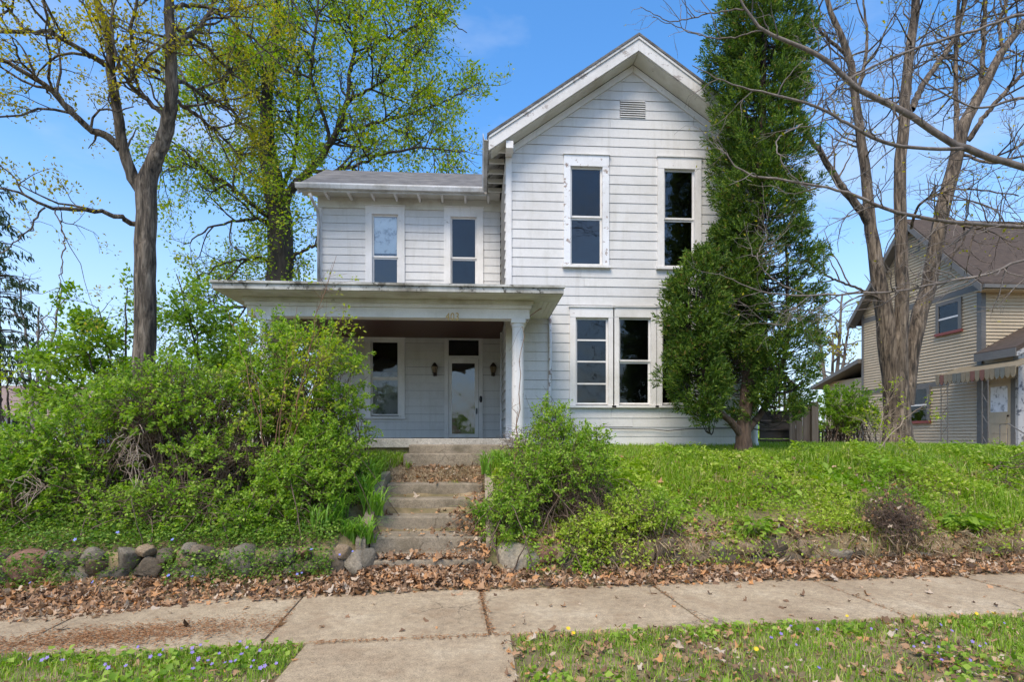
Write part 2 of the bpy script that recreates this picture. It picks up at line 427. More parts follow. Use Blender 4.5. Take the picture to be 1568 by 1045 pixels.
M['concrete'] = concrete('pavement_concrete', (0.30, 0.215, 0.127), (0.42, 0.32, 0.20), (0.52, 0.42, 0.285), (0.24, 0.15, 0.08), (0.54, 0.74))
M['step_concrete'] = concrete('step_concrete', (0.20, 0.155, 0.10), (0.31, 0.25, 0.175), (0.40, 0.335, 0.25), (0.10, 0.08, 0.045), (0.5, 0.7))
M['porch_concrete'] = concrete('porch_concrete', (0.34, 0.305, 0.25), (0.44, 0.40, 0.335), (0.52, 0.48, 0.41), (0.13, 0.115, 0.085), (0.55, 0.75))
M['asphalt'] = grime('asphalt', [(0.3, (0.04, 0.04, 0.04)), (0.7, (0.07, 0.07, 0.068))], 3, 8, 0.95, None, 0.4, 80)
M['soil'] = grime('litter_soil', [(0.3, (0.05, 0.035, 0.022)), (0.5, (0.12, 0.085, 0.05)), (0.7, (0.20, 0.145, 0.09))], 4.0, 9, 0.95, None, 0.6, 30, 0.02)
M['bank'] = grime('bank_soil', [(0.35, (0.09, 0.08, 0.03)), (0.5, (0.20, 0.15, 0.075)), (0.65, (0.33, 0.24, 0.14))], 2.2, 9, 0.95, None, 0.6, 30, 0.02)
def stonemat():
    m, n, l, b = newmat('field_stone')
    o = n.new('ShaderNodeObjectInfo')
    z = noise(n, l, 5, 8, 0.7)
    c = ramp(n, l, z.outputs['Fac'], [(0.3, (0.45,) * 3), (0.55, (1.0,) * 3), (0.72, (1.45,) * 3)]).outputs['Color']
    c = mixc(n, l, 1.0, o.outputs['Color'], c, 'MULTIPLY')
    zs = noise(n, l, 60, 3, 0.7)
    f = ramp(n, l, zs.outputs['Fac'], [(0.3, (0.7,) * 3), (0.7, (1.25,) * 3)]).outputs['Color']
    c = mixc(n, l, 1.0, c, f, 'MULTIPLY')
    l.new(c, b.inputs['Base Color']); b.inputs['Roughness'].default_value = 0.9
    bump(n, l, b, z.outputs['Fac'], 0.6, 0.03)
    return m
M['stone'] = stonemat()

# ------------------------------------------------------------------ ground
SX0, SX1 = -1.32, 0.07                      # the front steps and walk
V1, V2 = 4.60, 5.95                         # pavement near and far edge
def lerp_table(v, T):
    return np.interp(v, [t[0] for t in T], [t[1] for t in T])
def ss(a, b, x):
    t = np.clip((x - a) / (b - a), 0, 1); return t * t * (3 - 2 * t)
def gz(X, Y):
    X = np.asarray(X, dtype=float); Y = np.asarray(Y, dtype=float)
    v = v_of(X, Y)
    base = lerp_table(v, [(-50, -0.12), (1.2, -0.12), (1.4, -0.01), (V1, -0.02), (V2, -0.02), (6.35, 0.04), (6.50, 0.06), (6.62, 0.33), (7.3, 0.62), (8.3, 1.06), (9.0, 1.21), (10.0, 1.32), (11.3, 1.40), (14, 1.40), (22, 1.25), (60, 1.1), (400, 0.9)])
    stair = lerp_table(Y, [(6.2, -0.02), (6.45, 0.02), (8.2, 0.78), (8.6, 0.93), (9.2, 1.21), (10.0, 1.30), (11, 1.40)])
    w = ss(SX0 - 0.22, SX0 - 0.02, X) * (1 - ss(SX1 + 0.02, SX1 + 0.22, X)) * ss(5.9, 6.3, Y) * (1 - ss(9.3, 10, Y))
    z = base * (1 - w) + stair * w
    # the ground falls a little towards the neighbour
    z = z - 0.22 * ss(8, 16, X) * ss(9, 13, v)
    return z
gx = np.concatenate([[-400, -200, -90, -50, -30, -20, -15], np.arange(-12, 14.01, 0.2), [15, 17, 20, 26, 35, 60, 120, 400]])
gy = np.concatenate([[-300, -120, -50, -25, -12, -6, -2, 0], np.arange(1, 12.01, 0.1), [12.5, 13, 14, 16, 19, 24, 30, 45, 80, 150, 400]])
GX, GY = np.meshgrid(gx, gy)
GZ = gz(GX, GY)
rngG = np.random.default_rng(3)
nearm = (v_of(GX, GY) > 6.3) & (v_of(GX, GY) < 12)
GZ = GZ + nearm * rngG.normal(0, 0.012, GZ.shape)
nx, ny = len(gx), len(gy)
ii = (np.arange(ny - 1)[:, None] * nx + np.arange(nx - 1)[None, :]).ravel()
quads = np.stack([ii, ii + 1, ii + nx + 1, ii + nx], 1)
me = npmesh('ground', np.stack([GX.ravel(), GY.ravel(), GZ.ravel()], 1), quads=quads, smooth=True)
ground = link('ground', me, None, M['bank'])
tag(ground, 'earth ground rising from the pavement to the house lawn', 'ground', kind='structure')

# pavement: slabs over a bed
def uvbox(mb, u0, u1, v0, v1, z0, z1, dz=(0, 0, 0, 0)):
    c = [uv(u0, v0), uv(u1, v0), uv(u1, v1), uv(u0, v1)]
    P = [(x, y, z0) for x, y in c] + [(x, y, z1 + d) for (x, y), d in zip(c, dz)]
    return mb.poly(P, [(0,3,2,1),(4,5,6,7),(0,1,5,4),(1,2,6,5),(2,3,7,6),(3,0,4,7)])
rs = random.Random(5)
swalk = uvbox(MB(), -14.2, 15.2, V1 + 0.01, V2 - 0.01, -0.1, -0.016).build('sidewalk', M['soil'])
tag(swalk, 'concrete pavement of square slabs running across in front of the stone wall', 'pavement', kind='structure')
joints = [-14.2, -12.4, -10.6, -8.8, -6.95, -5.15, -3.32, -1.44, 0.36, 2.24, 4.12, 5.95, 7.8, 9.6, 11.4, 13.3, 15.2]
for a, b in zip(joints[:-1], joints[1:]):
    d = [rs.uniform(-0.006, 0.008) for _ in range(4)]
    uvbox(MB(), a + 0.012, b - 0.012, V1, V2, -0.06, 0.0, d).build('slab', M['concrete'], swalk, bevel=0.008)
fw = part('front_walk', M['soil'], None, SX0 + 0.03, SX1 + 0.12, 1.6, V1 - 0.06, -0.1, -0.02)
tag(fw, 'concrete front walk slabs crossing the grass verge to the pavement', 'path', kind='structure')
for a, b in ((1.6, 3.0), (3.015, 4.55)):
    MB().poly([(SX0 - 0.03, a, -0.06), (SX1 + 0.19, a, -0.06), (SX1 + 0.19, b + 0.06, -0.06), (SX0 - 0.03, b - 0.05, -0.06),
               (SX0 - 0.03, a, -0.004), (SX1 + 0.19, a, 0.002), (SX1 + 0.19, b + 0.06, 0.0), (SX0 - 0.03, b - 0.05, -0.002)],
              [(0,3,2,1),(4,5,6,7),(0,1,5,4),(1,2,6,5),(2,3,7,6),(3,0,4,7)]).build('slab', M['concrete'], fw, bevel=0.008)

# ------------------------------------------------------------------ the white house
YG, YW = 11.3, 13.65
XGL, XGR = xat(775, YG), xat(1157, YG)
XC = (XGL + XGR) / 2
ZB = 1.44                                   # bottom of the siding
ZPEAK, ROOFK = 9.53, 0.697
YRK = 10.85                                 # plane of the rake boards
XWL = xat(487, YW)
ZEAVE = 7.43
def zroof(X): return ZPEAK - ROOFK * abs(X - XC)
house = empty('white_house', (XC, 13.5, 1.35), 'two storey white clapboard house with front gable and flat porch', 'house')
core = MB()
zt0 = zroof(XGL) - 0.16
core.prism([(XGL + 0.06, 1.2), (XGR - 0.06, 1.2), (XGR - 0.06, zt0), (XC, ZPEAK - 0.24), (XGL + 0.06, zt0)], 1, YG + 0.13, 20.5)
gwall = core.build('wall', M['inside_dark'], house)
wwall = part('wall', M['inside_dark'], house, XWL + 0.05, XGL + 0.1, YW + 0.13, 18.0, 1.2, ZEAVE - 0.05)
part('foundation', M['brick'], house, XGL + 0.02, XGR - 0.02, YG + 0.01, YG + 0.12, 1.1, ZB + 0.002)

SJ = random.Random(77)
def board(parent, Y, xlb, xrb, xlt, xrt, z0, z1, t0=0.016, t1=0.005):
    if xrb - xlb < 0.02: return
    if xrb - xlb > 1.9 and SJ.random() < 0.75:      # butt joint
        f = SJ.uniform(0.25, 0.75); xm = xlb + (xrb - xlb) * f; dz = SJ.uniform(-0.003, 0.003)
        board(parent, Y, xlb, xm - 0.002, xlt, xm - 0.002, z0 + dz, z1, t0, t1)
        board(parent, Y, xm + 0.002, xrb, xm + 0.002, xrt, z0 - dz, z1, t0 + SJ.uniform(-0.003, 0.004), t1)
        return
    xlt, xrt = (xlt, xrt) if xrt > xlt else ((xlt + xrt) / 2,) * 2
    z0 = z0 + 0.005
    P = [(xlb, Y - t0, z0), (xrb, Y - t0, z0), (xrb, Y + 0.012, z0), (xlb, Y + 0.012, z0),
         (xlt, Y - t1, z1), (xrt, Y - t1, z1), (xrt, Y + 0.012, z1), (xlt, Y + 0.012, z1)]
    MB().poly(P, [(0,3,2,1),(4,5,6,7),(0,1,5,4),(1,2,6,5),(2,3,7,6),(3,0,4,7)]).build('siding_board', M['siding'], parent)
def siding(parent, Y, fl, fr, z0, z1, holes, ex=0.1905):
    k = 0; rr = random.Random(int(Y * 10))
    z = z0
    while z < z1 - 0.01:
        zu = min(z + ex, z1)
        cuts = sorted([h for h in holes if h[2] < zu - 0.004 and h[3] > z + 0.004])
        jig = rr.uniform(-0.003, 0.003)
        x = None
        for h in cuts:
            if x is None: board(parent, Y, fl(z), h[0], fl(zu), h[0], z + jig, zu)
            else: board(parent, Y, x, h[0], x, h[0], z + jig, zu)
            if h[3] < zu: board(parent, Y, h[0], h[1], h[0], h[1], h[3], zu, 0.005 + 0.011 * (zu - h[3]) / ex)
            if h[2] > z: board(parent, Y, h[0], h[1], h[0], h[1], z + jig, h[2], 0.016, 0.016 - 0.011 * (h[2] - z) / ex)
            x = h[1]
        if x is None: board(parent, Y, fl(z), fr(z), fl(zu), fr(zu), z + jig, zu)
        else: board(parent, Y, x, fr(z), x, fr(zu), z + jig, zu)
        z = zu

def window(label, Y, px, py, cas, head, rail=None, sillpx=5, upper='glass', lower='glass', bars=(), casing='trim', behind=None, extra=None, cut_right=None):
    """px, py: the opening; cas, head: casing widths in pixels; rail: row of the meeting rail"""
    k = mpp(xat(sum(px) / 2, Y), Y); pc = sum(px) / 2
    x0, x1 = xat(px[0], Y), xat(px[1], Y)
    z1, z0 = zat(pc, py[0], Y), zat(pc, py[1], Y)
    cw, hh = cas * k, head * k
    m = MB()
    m.box(x0 - cw, x1 + cw, Y - 0.05, Y + 0.10, z1, z1 + hh)
    m.box(x0 - cw, x0, Y - 0.046, Y + 0.10, z0 - 0.02, z1)
    m.box(x1, x1 + cw, Y - 0.046, Y + 0.10, z0 - 0.02, z1)
    w = m.build('window', M[casing], house)
    if label: w['label'] = label
    part('sill', M['trim'], w, x0 - cw - 0.03, x1 + cw + 0.03, Y - 0.085, Y + 0.10, z0 - sillpx * k, z0 - 0.021)
    part('drip_cap', M['trim'], w, x0 - cw - 0.02, x1 + cw + 0.02, Y - 0.075, Y + 0.01, z1 + hh + 0.001, z1 + hh + 0.025)
    zr = zat(pc, rail, Y) if rail else None
    spans = [(zr, z1, upper, 0.018), (z0, zr, lower, 0.045)] if rail else [(z0, z1, upper, 0.02)]
    for a, b, gm, dy in spans:
        s = MB(); t = 0.038
        ya, yb = Y + dy, Y + dy + 0.03
        s.box(x0, x0 + t, ya, yb, a, b).box(x1 - t, x1, ya, yb, a, b)
        s.box(x0 + t, x1 - t, ya + 0.001, yb - 0.001, a, a + t).box(x0 + t, x1 - t, ya + 0.001, yb - 0.001, b - t, b)
        for bz in bars:
            zz = zat(pc, bz, Y)
            if a < zz < b: s.box(x0 + t, x1 - t, ya + 0.002, yb - 0.002, zz - 0.016, zz + 0.016)
        sash = s.build('sash', M['trim'], w)
        zs = [a + t] + sorted([zat(pc, bz, Y) for bz in bars if a < zat(pc, bz, Y) < b]) + [b - t]
        for q in range(len(zs) - 1):
            part('pane', M[gm], w, x0 + t, x1 - t, ya + 0.012, ya + 0.017, zs[q] + (0.016 if q else 0), zs[q + 1] - (0.016 if q < len(zs) - 2 else 0))
    if behind:
        for (f0, f1, mt, nm) in behind:
            part(nm, M[mt], w, x0 + 0.01, x1 - 0.01, Y + 0.078, Y + 0.083, z0 + (z1 - z0) * f0, z0 + (z1 - z0) * f1)
    return (x0 - cw, x1 + cw, z0 - sillpx * k, z1 + hh)

hG, hW = [], []
hG.append(window('tall upper window with badly peeling casing', YG, (873, 922), (256, 406), 10, 17, 333, upper='glass', lower='screen', casing='peeling', behind=[(0, 0.5, 'blind', 'blind')]))
hG.append(window('tall upper window half hidden by the cedar', YG, (1016, 1063), (260, 409), 10, 17, 336, upper='glass', lower='screen', behind=[(0, 0.45, 'blind', 'blind')]))
hG.append(window('lower window with three storm bars', YG, (881, 931), (487, 620), 9, 15, None, bars=(521, 554, 588)))
hG.append(window('middle window of the lower triple', YG, (947, 996), (487, 620), 9, 15, 554))
hG.append(window(None, YG, (1013, 1062), (487, 620), 9, 15, 554))
hW.append(window('upper window with painted pale reflection in top sash', YW, (570, 610), (329, 445), 10, 12, 394, upper='clear', lower='screen', behind=[(0.5, 1.0, 'pale_mottle', 'pale_sheet')]))  # pale mottled sheet imitates clouds and trees reflected in the top sash
hW.append(window('dark upper window next to the gable', YW, (690, 730), (333, 450), 10, 14, 396))
hW.append(window('porch window with dark upper and bright lower pane', YW, (568, 611), (522, 637), 9, 3, 580, behind=[(0.02, 0.58, 'pale_mottle', 'pale_mottle')]))  # pale sheet behind the lower pane paints in its sky reflection

# door with transom
kd = mpp(0, YW)
dx0, dx1 = xat(687, YW), xat(733, YW)
zd0, zd1 = 1.60, zat(710, 549, YW)
ztr = zat(710, 521, YW)
frm = MB().box(dx0 - 0.10, dx0, YW - 0.05, YW + 0.1, zd0, ztr + 0.06).box(dx1, dx1 + 0.10, YW - 0.05, YW + 0.1, zd0, ztr + 0.06)
frm.box(dx0, dx1, YW - 0.052, YW + 0.1, ztr, ztr + 0.062).box(dx0, dx1, YW - 0.058, YW + 0.1, zd1, zd1 + 0.055)
door = frm.build('door', M['trim'], house)
door['label'] = 'front door with full glass storm door and transom'
part('transom_pane', M['glass'], door, dx0, dx1, YW + 0.03, YW + 0.036, zd1 + 0.055, ztr)
gx0, gx1 = xat(692, YW), xat(727, YW); gz0, gz1 = zat(710, 665, YW), zat(710, 557, YW)
sd_ = MB().box(dx0 + 0.006, gx0, YW - 0.03, YW + 0.01, zd0 + 0.01, zd1 - 0.004).box(gx1, dx1 - 0.006, YW - 0.03, YW + 0.01, zd0 + 0.01, zd1 - 0.004)
sd_.box(gx0, gx1, YW - 0.029, YW + 0.009, zd0 + 0.01, gz0).box(gx0, gx1, YW - 0.029, YW + 0.009, gz1, zd1 - 0.004)
sd_.build('storm_door', M['trim'], door)
part('pane', M['storm'], door, gx0, gx1, YW - 0.012, YW - 0.007, gz0, gz1)
MB().tube([(gx1 + 0.045, YW - 0.06, 2.18), (gx1 + 0.045, YW - 0.075, 2.24), (gx1 + 0.045, YW - 0.06, 2.32)], 0.014, 8).build('handle', M['black_metal'], door)
MB().box(gx1 + 0.028, gx1 + 0.062, YW - 0.062, YW - 0.028, 2.20, 2.30).build('lock_plate', M['black_metal'], door, bevel=0.008)
MB().lathe((dx1 + 0.05, YW - 0.055, 2.46), [(0.006, 0), (0.03, 0.02), (0.036, 0.08), (0.03, 0.14), (0.006, 0.16)], 10).build('doorbell', M['black_metal'], house, smooth=True)
hW.append((dx0 - 0.10, dx1 + 0.10, 1.3, ztr + 0.06))

siding(gwall, YG, lambda z: max(XGL + 0.11, XC - (ZPEAK - 0.46 - z) / ROOFK), lambda z: min(XGR - 0.11, XC + (ZPEAK - 0.46 - z) / ROOFK), ZB, ZPEAK - 0.47, hG + [(xat(949, YG), xat(988, YG), zat(968, 181, YG), zat(968, 154, YG))])
PORCH_C = 4.02
siding(wwall, YW, lambda z: XWL + 0.09, lambda z: XGL - 0.03, 1.60, ZEAVE - 0.33, hW + [(-99, 99, PORCH_C - 0.02, PORCH_C + 0.45)][:0])
part('corner_board', M['trim'], house, XGL - 0.005, XGL + 0.11, YG - 0.038, YG + 0.12, ZB, zroof(XGL) - 0.32)
part('corner_board', M['peeling'], house, XGR - 0.11, XGR + 0.005, YG - 0.038, YG + 0.12, ZB, zroof(XGR) - 0.32)
part('corner_board', M['trim'], house, XWL - 0.005, XWL + 0.09, YW - 0.038, YW + 0.12, 1.5, ZEAVE - 0.33)
part('frieze_board', M['soffit'], house, XWL, XGL - 0.01, YW - 0.045, YW + 0.05, ZEAVE - 0.33, ZEAVE - 0.06)
# side wall of the gable block above and beside the porch (left face)
for zz in np.arange(ZB, 7.2, 0.1905):
    MB().prism([(XGL - 0.03, zz), (XGL + 0.05, zz), (XGL + 0.05, zz + 0.19), (XGL - 0.004, zz + 0.19)], 1, YG + 0.121, YW - 0.04).build('siding_board', M['siding'], gwall)
for zz in np.arange(ZB, 7.2, 0.1905):
    MB().prism([(XGR + 0.03, zz), (XGR - 0.05, zz), (XGR - 0.05, zz + 0.19), (XGR + 0.004, zz + 0.19)], 1, YG + 0.121, 20.4).build('siding_board', M['siding'], gwall)
for zz in np.arange(1.4, 7.1, 0.1905):
    MB().prism([(XWL - 0.03, zz), (XWL + 0.04, zz), (XWL + 0.04, zz + 0.19), (XWL - 0.004, zz + 0.19)], 1, YW + 0.121, 17.9).build('siding_board', M['siding'], wwall)

# gable vent: louvre slats
vx0, vx1, vz0, vz1 = xat(949, YG), xat(988, YG), zat(968, 181, YG), zat(968, 154, YG)
vent = MB().box(vx0, vx1, YG + 0.03, YG + 0.1, vz0, vz1).build('vent', M['inside_dark'], house)
nsl = 8
for k in range(nsl):
    zz = vz0 + (vz1 - vz0) * k / nsl
    MB().prism([(YG - 0.036, zz + 0.004), (YG - 0.03, zz), (YG + 0.012, zz + 0.05), (YG + 0.004, zz + 0.054)], 0, vx0 + 0.005, vx1 - 0.005).build('slat', M['trim'], vent)

# gable roof
def slope_slab(side, off0, off1, x_in, x_out, y0, y1):
    """slab lying along one roof slope, between two depths below the roof surface"""
    xi, xo = XC + side * x_in, XC + side * x_out
    zi, zo = ZPEAK - ROOFK * x_in, ZPEAK - ROOFK * x_out
    return MB().prism([(xi, zi - off0), (xo, zo - off0), (xo, zo - off1), (xi, zi - off1)], 1, y0, y1)
HALF = XC - (XGL - 0.36)
r0 = MB()
for s in (-1, 1):
    xi, xo = XC, XC + s * (HALF + 0.03)
    zo = ZPEAK - ROOFK * (HALF + 0.03)
    r0.prism([(xi, ZPEAK + 0.02), (xo, zo + 0.02), (xo, zo - 0.03), (xi, ZPEAK - 0.03)], 1, YRK - 0.035 + 0.001 * s, 20.9)
groof = r0.build('roof', M['shingle'], house)
groof['label'] = 'steep front gable roof'
for s in (-1, 1):
    slope_slab(s, 0.032, 0.31, 0.0 if s < 0 else 0.002, HALF, YRK, YRK + 0.04).build('rake_board', M['rake'], groof)
    slope_slab(s, 0.034, 0.085, 0.001, HALF - 0.01, YRK - 0.022, YRK - 0.001).build('rake_moulding', M['rake'], groof)
    slope_slab(s, 0.29, 0.32, 0.003, HALF - 0.05, YRK + 0.041, YG - 0.05).build('soffit', M['soffit'], groof)
    slope_slab(s, 0.33, 0.47, 0.003, HALF - 0.36, YG - 0.046, YG + 0.02).build('frieze_board', M['trim'], groof)
    # eave soffit along the side
    xo = XC + s * HALF; xi = XC + s * (HALF - 0.36)
    MB().prism([(xo, ZPEAK - ROOFK * HALF - 0.10), (xi, ZPEAK - ROOFK * (HALF - 0.36) - 0.10), (xi, ZPEAK - ROOFK * (HALF - 0.36) - 0.13), (xo, ZPEAK - ROOFK * HALF - 0.13)], 1, YRK + 0.05, 20.4).build('soffit', M['fascia'], groof)
    zg = ZPEAK - ROOFK * HALF
    a, b_ = xo + s * 0.005, xo + s * 0.115
    gut = MB().prism([(a, zg - 0.13), (b_ - s * 0.03, zg - 0.13), (b_, zg - 0.02), (b_, zg), (b_ - s * 0.008, zg), (b_ - s * 0.036, zg - 0.12), (a + s * 0.006, zg - 0.12), (a + s * 0.006, zg), (a, zg)], 1, YRK - 0.02, YW - 0.52 if s < 0 else 20.6)
    gut.build('gutter', M['gutter'], groof)
    for yy in np.arange(YRK + 0.3, 13.1, 0.45):
        MB().box(min(xo, xi) + 0.02, max(xo, xi) - 0.02, yy, yy + 0.05, zg - 0.19, zg - 0.10).build('rafter_tail', M['soffit'], groof)
# return block where rake meets wall
part('eave_return', M['trim'], groof, XGL - 0.02, XGL + 0.12, YRK + 0.045, YG - 0.05, zroof(XGL) - 0.48, zroof(XGL) - 0.34)

# wing roof
YE, YR = 13.15, 15.5
ZR = zat(600, 263, YR)
XRL = xat(455, YE)
k_ = (ZR - ZEAVE) / (YR - YE)
r1 = MB().prism([(YE, ZEAVE + 0.01), (YR, ZR), (YR + (YR - YE), ZEAVE), (YR + (YR - YE), ZEAVE - 0.05), (YR, ZR - 0.06), (YE, ZEAVE - 0.04)], 0, XRL, XGL + 0.6)
wroof = r1.build('roof', M['shingle'], house)
wroof['label'] = 'low grey shingle roof over the side wing'
gp = [(YE - 0.002, ZEAVE - 0.11), (YE - 0.002, ZEAVE + 0.005), (YE - 0.008, ZEAVE + 0.005), (YE - 0.009, ZEAVE - 0.098), (YE - 0.085, ZEAVE - 0.098), (YE - 0.108, ZEAVE - 0.02), (YE - 0.108, ZEAVE + 0.004), (YE - 0.116, ZEAVE + 0.004), (YE - 0.118, ZEAVE - 0.03), (YE - 0.09, ZEAVE - 0.11)]
MB().prism(gp, 0, XRL - 0.02, xat(741, YE)).build('gutter', M['gutter'], wroof)
part('fascia_board', M['gutter'], wroof, XRL, XGL - 0.36, YE + 0.001, YE + 0.03, ZEAVE - 0.15, ZEAVE - 0.045)
part('soffit', M['soffit'], wroof, XRL + 0.02, XGL - 0.05, YE + 0.031, YW - 0.05, ZEAVE - 0.075, ZEAVE - 0.06)
for k in range(8):
    xx = xat(496 + 36 * k, YE)
    part('rafter_tail', M['trim'], wroof, xx - 0.025, xx + 0.025, YE + 0.031, YW - 0.06, ZEAVE - 0.165, ZEAVE - 0.076)
MB().prism([(YE, ZEAVE - 0.045), (YR, ZR - 0.065), (YR, ZR - 0.25), (YE, ZEAVE - 0.22)], 0, XRL + 0.001, XRL + 0.03).build('rake_board', M['rake'], wroof)
ds = [at(474, 296, YE - 0.05), at(478, 306, YE), at(486, 322, YW - 0.12), at(487.5, 332, YW - 0.09), Vector((xat(488, YW - 0.09), YW - 0.09, 4.7))]
MB().tube(ds, 0.038, 8).build('downspout', M['gutter'], house, smooth=True)

# porch
PX0, PX1, PYF = xat(325, 9.3), xat(863, 9.3), 9.3
PZ0, PZ1 = 4.005, 4.125
proof = MB()
proof.prism([(PYF + 0.03, PZ1 - 0.02), (PYF + 0.03, PZ1 + 0.0), (YW - 0.05, PZ1 + 0.42), (YW - 0.05, PZ1 + 0.30)], 0, PX0 + 0.03, XGL - 0.04)
proof.prism([(PYF + 0.03, PZ1 - 0.02), (PYF + 0.03, PZ1 + 0.001), (YG - 0.04, PZ1 + 0.22), (YG - 0.04, PZ1 + 0.14)], 0, XGL - 0.039, PX1 - 0.03)
porch = proof.build('porch_roof', M['shingle'], house)
porch['label'] = 'shallow porch roof with mildewed fascia'
part('fascia', M['fascia'], porch, PX0, PX1, PYF - 0.02, PYF + 0.02, PZ0 + 0.01, PZ1 - 0.021)
part('gutter_lip', M['fascia'], porch, PX0 - 0.02, PX1 + 0.02, PYF - 0.05, PYF + 0.025, PZ1 - 0.02, PZ1 + 0.018)
part('fascia', M['fascia'], porch, PX1 - 0.02, PX1 + 0.001, PYF + 0.021, YG - 0.04, PZ0 + 0.01, PZ1 - 0.022)
part('fascia', M['fascia'], porch, PX0 - 0.001, PX0 + 0.02, PYF + 0.021, YW - 0.04, PZ0 + 0.01, PZ1 - 0.022)
MB().prism([(PYF + 0.04, 4.09), (YW - 0.06, 4.09), (YW - 0.06, PZ1 + 0.29)], 0, PX0 + 0.035, PX0 + 0.05).build('gable_infill', M['fascia'], porch)
BYF, BX0, BX1 = 9.83, xat(378, 9.83), xat(811, 9.83)
# soffit boards between fascia and beam
for k in range(6):
    y0 = PYF + 0.022 + k * 0.084
    part('soffit_board', M['soffit'], porch, PX0 + 0.022, PX1 - 0.022, y0, y0 + 0.079, PZ0, PZ0 + 0.018)
for k in range(6):
    x0 = BX1 + 0.005 + k * 0.085
    part('soffit_board', M['soffit'], porch, x0, min(x0 + 0.08, PX1 - 0.022), PYF + 0.53, YG - 0.041, PZ0, PZ0 + 0.018)
part('soffit_panel', M['soffit'], porch, PX0 + 0.022, BX0 - 0.005, PYF + 0.53, YW - 0.04, PZ0, PZ0 + 0.018)
part('porch_ceiling', M['ceiling'], porch, BX0 + 0.02, BX1 - 0.02, BYF + 0.02, YG - 0.042, PORCH_C - 0.01, PORCH_C + 0.03)
part('porch_ceiling', M['ceiling'], porch, BX0 + 0.02, XGL - 0.032, YG - 0.041, YW - 0.036, PORCH_C - 0.01, PORCH_C + 0.03)
BZ = 3.70
beam = MB().box(BX0, BX1, BYF, BYF + 0.23, BZ, PZ0 - 0.002)
beam.box(BX0 + 0.01, BX0 + 0.19, BYF + 0.231, YW - 0.04, BZ + 0.01, PZ0 - 0.002).box(BX1 - 0.20, BX1 - 0.01, BYF + 0.231, YG - 0.04, BZ + 0.01, PZ0 - 0.002)
bm_ = beam.build('porch_beam', M['trim'], house)
part('moulding', M['soffit'], bm_, BX0 - 0.06, BX1 + 0.06, BYF - 0.07, BYF - 0.001, PZ0 - 0.07, PZ0 - 0.003)
part('moulding', M['trim'], bm_, BX0 - 0.025, BX1 + 0.03, BYF - 0.035, BYF - 0.001, PZ0 - 0.135, PZ0 - 0.071)
part('moulding', M['trim'], bm_, BX1 + 0.0005, BX1 + 0.03, BYF, YG - 0.045, PZ0 - 0.135, PZ0 - 0.071)
for px in (408, 793):
    cx = xat(px, 9.95); cm = MB()
    cm.lathe((cx, 9.95, 1.60), [(0.135, 0), (0.135, 0.07), (0.112, 0.09), (0.110, 0.9), (0.103, 1.96), (0.112, 1.97), (0.112, 2.03)], 20)
    c = cm.build('porch_column', M['column'], house, smooth=False)
    MB().box(cx - 0.125, cx + 0.125, 9.825, 10.075, 3.632, 3.698).build('capital', M['trim'], c)
FZ = 1.60
pf = part('porch_floor', M['porch_concrete'], house, xat(500, 9.75) - 1.4, BX1 + 0.02, 9.72, YG - 0.04, FZ - 0.16, FZ - 0.004, bevel=0.012)
part('slab', M['porch_concrete'], pf, xat(500, 9.75) - 1.4, XGL - 0.04, YG - 0.039, YW + 0.1, FZ - 0.16, FZ - 0.005)
part('foundation', M['step_concrete'], house, xat(500, 9.75) - 1.35, BX1 - 0.03, 9.82, 10.0, 1.0, FZ - 0.161)
sx0, sx1 = xat(626, 9.4), xat(770, 9.4)
MB().box(sx0, sx1 + 0.1, 9.40, 9.719, 1.12, 1.495).build('porch_step', M['step_concrete'], house, bevel=0.02)
MB().box(sx0 - 0.05, sx1 + 0.12, 9.08, 9.399, 1.05, 1.355).build('porch_step', M['step_concrete'], house, bevel=0.02)
# right-hand trim strips and conduit beside the gable corner
MB().tube([at(842, 482, YG - 0.06), at(843, 540, YG - 0.065), at(842, 600, YG - 0.06), at(842, 684, YG - 0.06)], 0.032, 8).build('downspout', M['peeling'], house, smooth=True)
MB().tube([at(838, 470, 10.6), at(826, 474, 10.3), at(812, 484, 10.0), at(806, 494, 9.8)], 0.012, 6).build('cable', M['twig_pale'], house)
MB().tube([(XGL - 0.07, 12.2, 1.6), (XGL - 0.065, 12.2, 3.9)], 0.02, 6).build('conduit', M['gutter'], house)
wl_pts = [at(935, 657, YG - 0.05), at(1000, 658, YG - 0.05), at(1022, 660, YG - 0.055), at(1060, 657, YG - 0.05), at(1130, 656, YG - 0.05)]
MB().tube(wl_pts, 0.008, 5).build('cable', M['wire'], house)
MB().tube([at(1157, 500, YG - 0.08), at(1157, 640, YG - 0.08), at(1157, 676, YG - 0.09), at(1161, 690, YG - 0.22)], 0.045, 8).build('downspout', M['peeling'], house, smooth=True)

# wall lamps
for px, lab in ((666, 'dark lantern left of the front door'), (755, 'dark lantern right of the front door')):
    p = at(px, 566, YW - 0.03)
    lm = MB().lathe((p.x, p.y - 0.11, p.z - 0.12), [(0.008, -0.05), (0.03, -0.02), (0.05, 0.02), (0.075, 0.17), (0.08, 0.18), (0.055, 0.22), (0.025, 0.26), (0.008, 0.27)], 10)
    o = lm.build('wall_lamp', M['bronze'], house, smooth=True); o['label'] = lab
    MB().lathe((p.x, p.y - 0.11, p.z - 0.12), [(0.052, 0.025), (0.079, 0.165)], 8).build('lamp_glass', M['amber'], o)
    MB().box(p.x - 0.045, p.x + 0.045, p.y - 0.012, p.y + 0.03, p.z - 0.16, p.z + 0.10).build('back_plate', M['bronze'], o, bevel=0.01)
    MB().tube([(p.x, p.y, p.z - 0.1), (p.x, p.y - 0.06, p.z - 0.17), (p.x, p.y - 0.11, p.z - 0.14)], 0.012, 6).build('arm', M['bronze'], o)
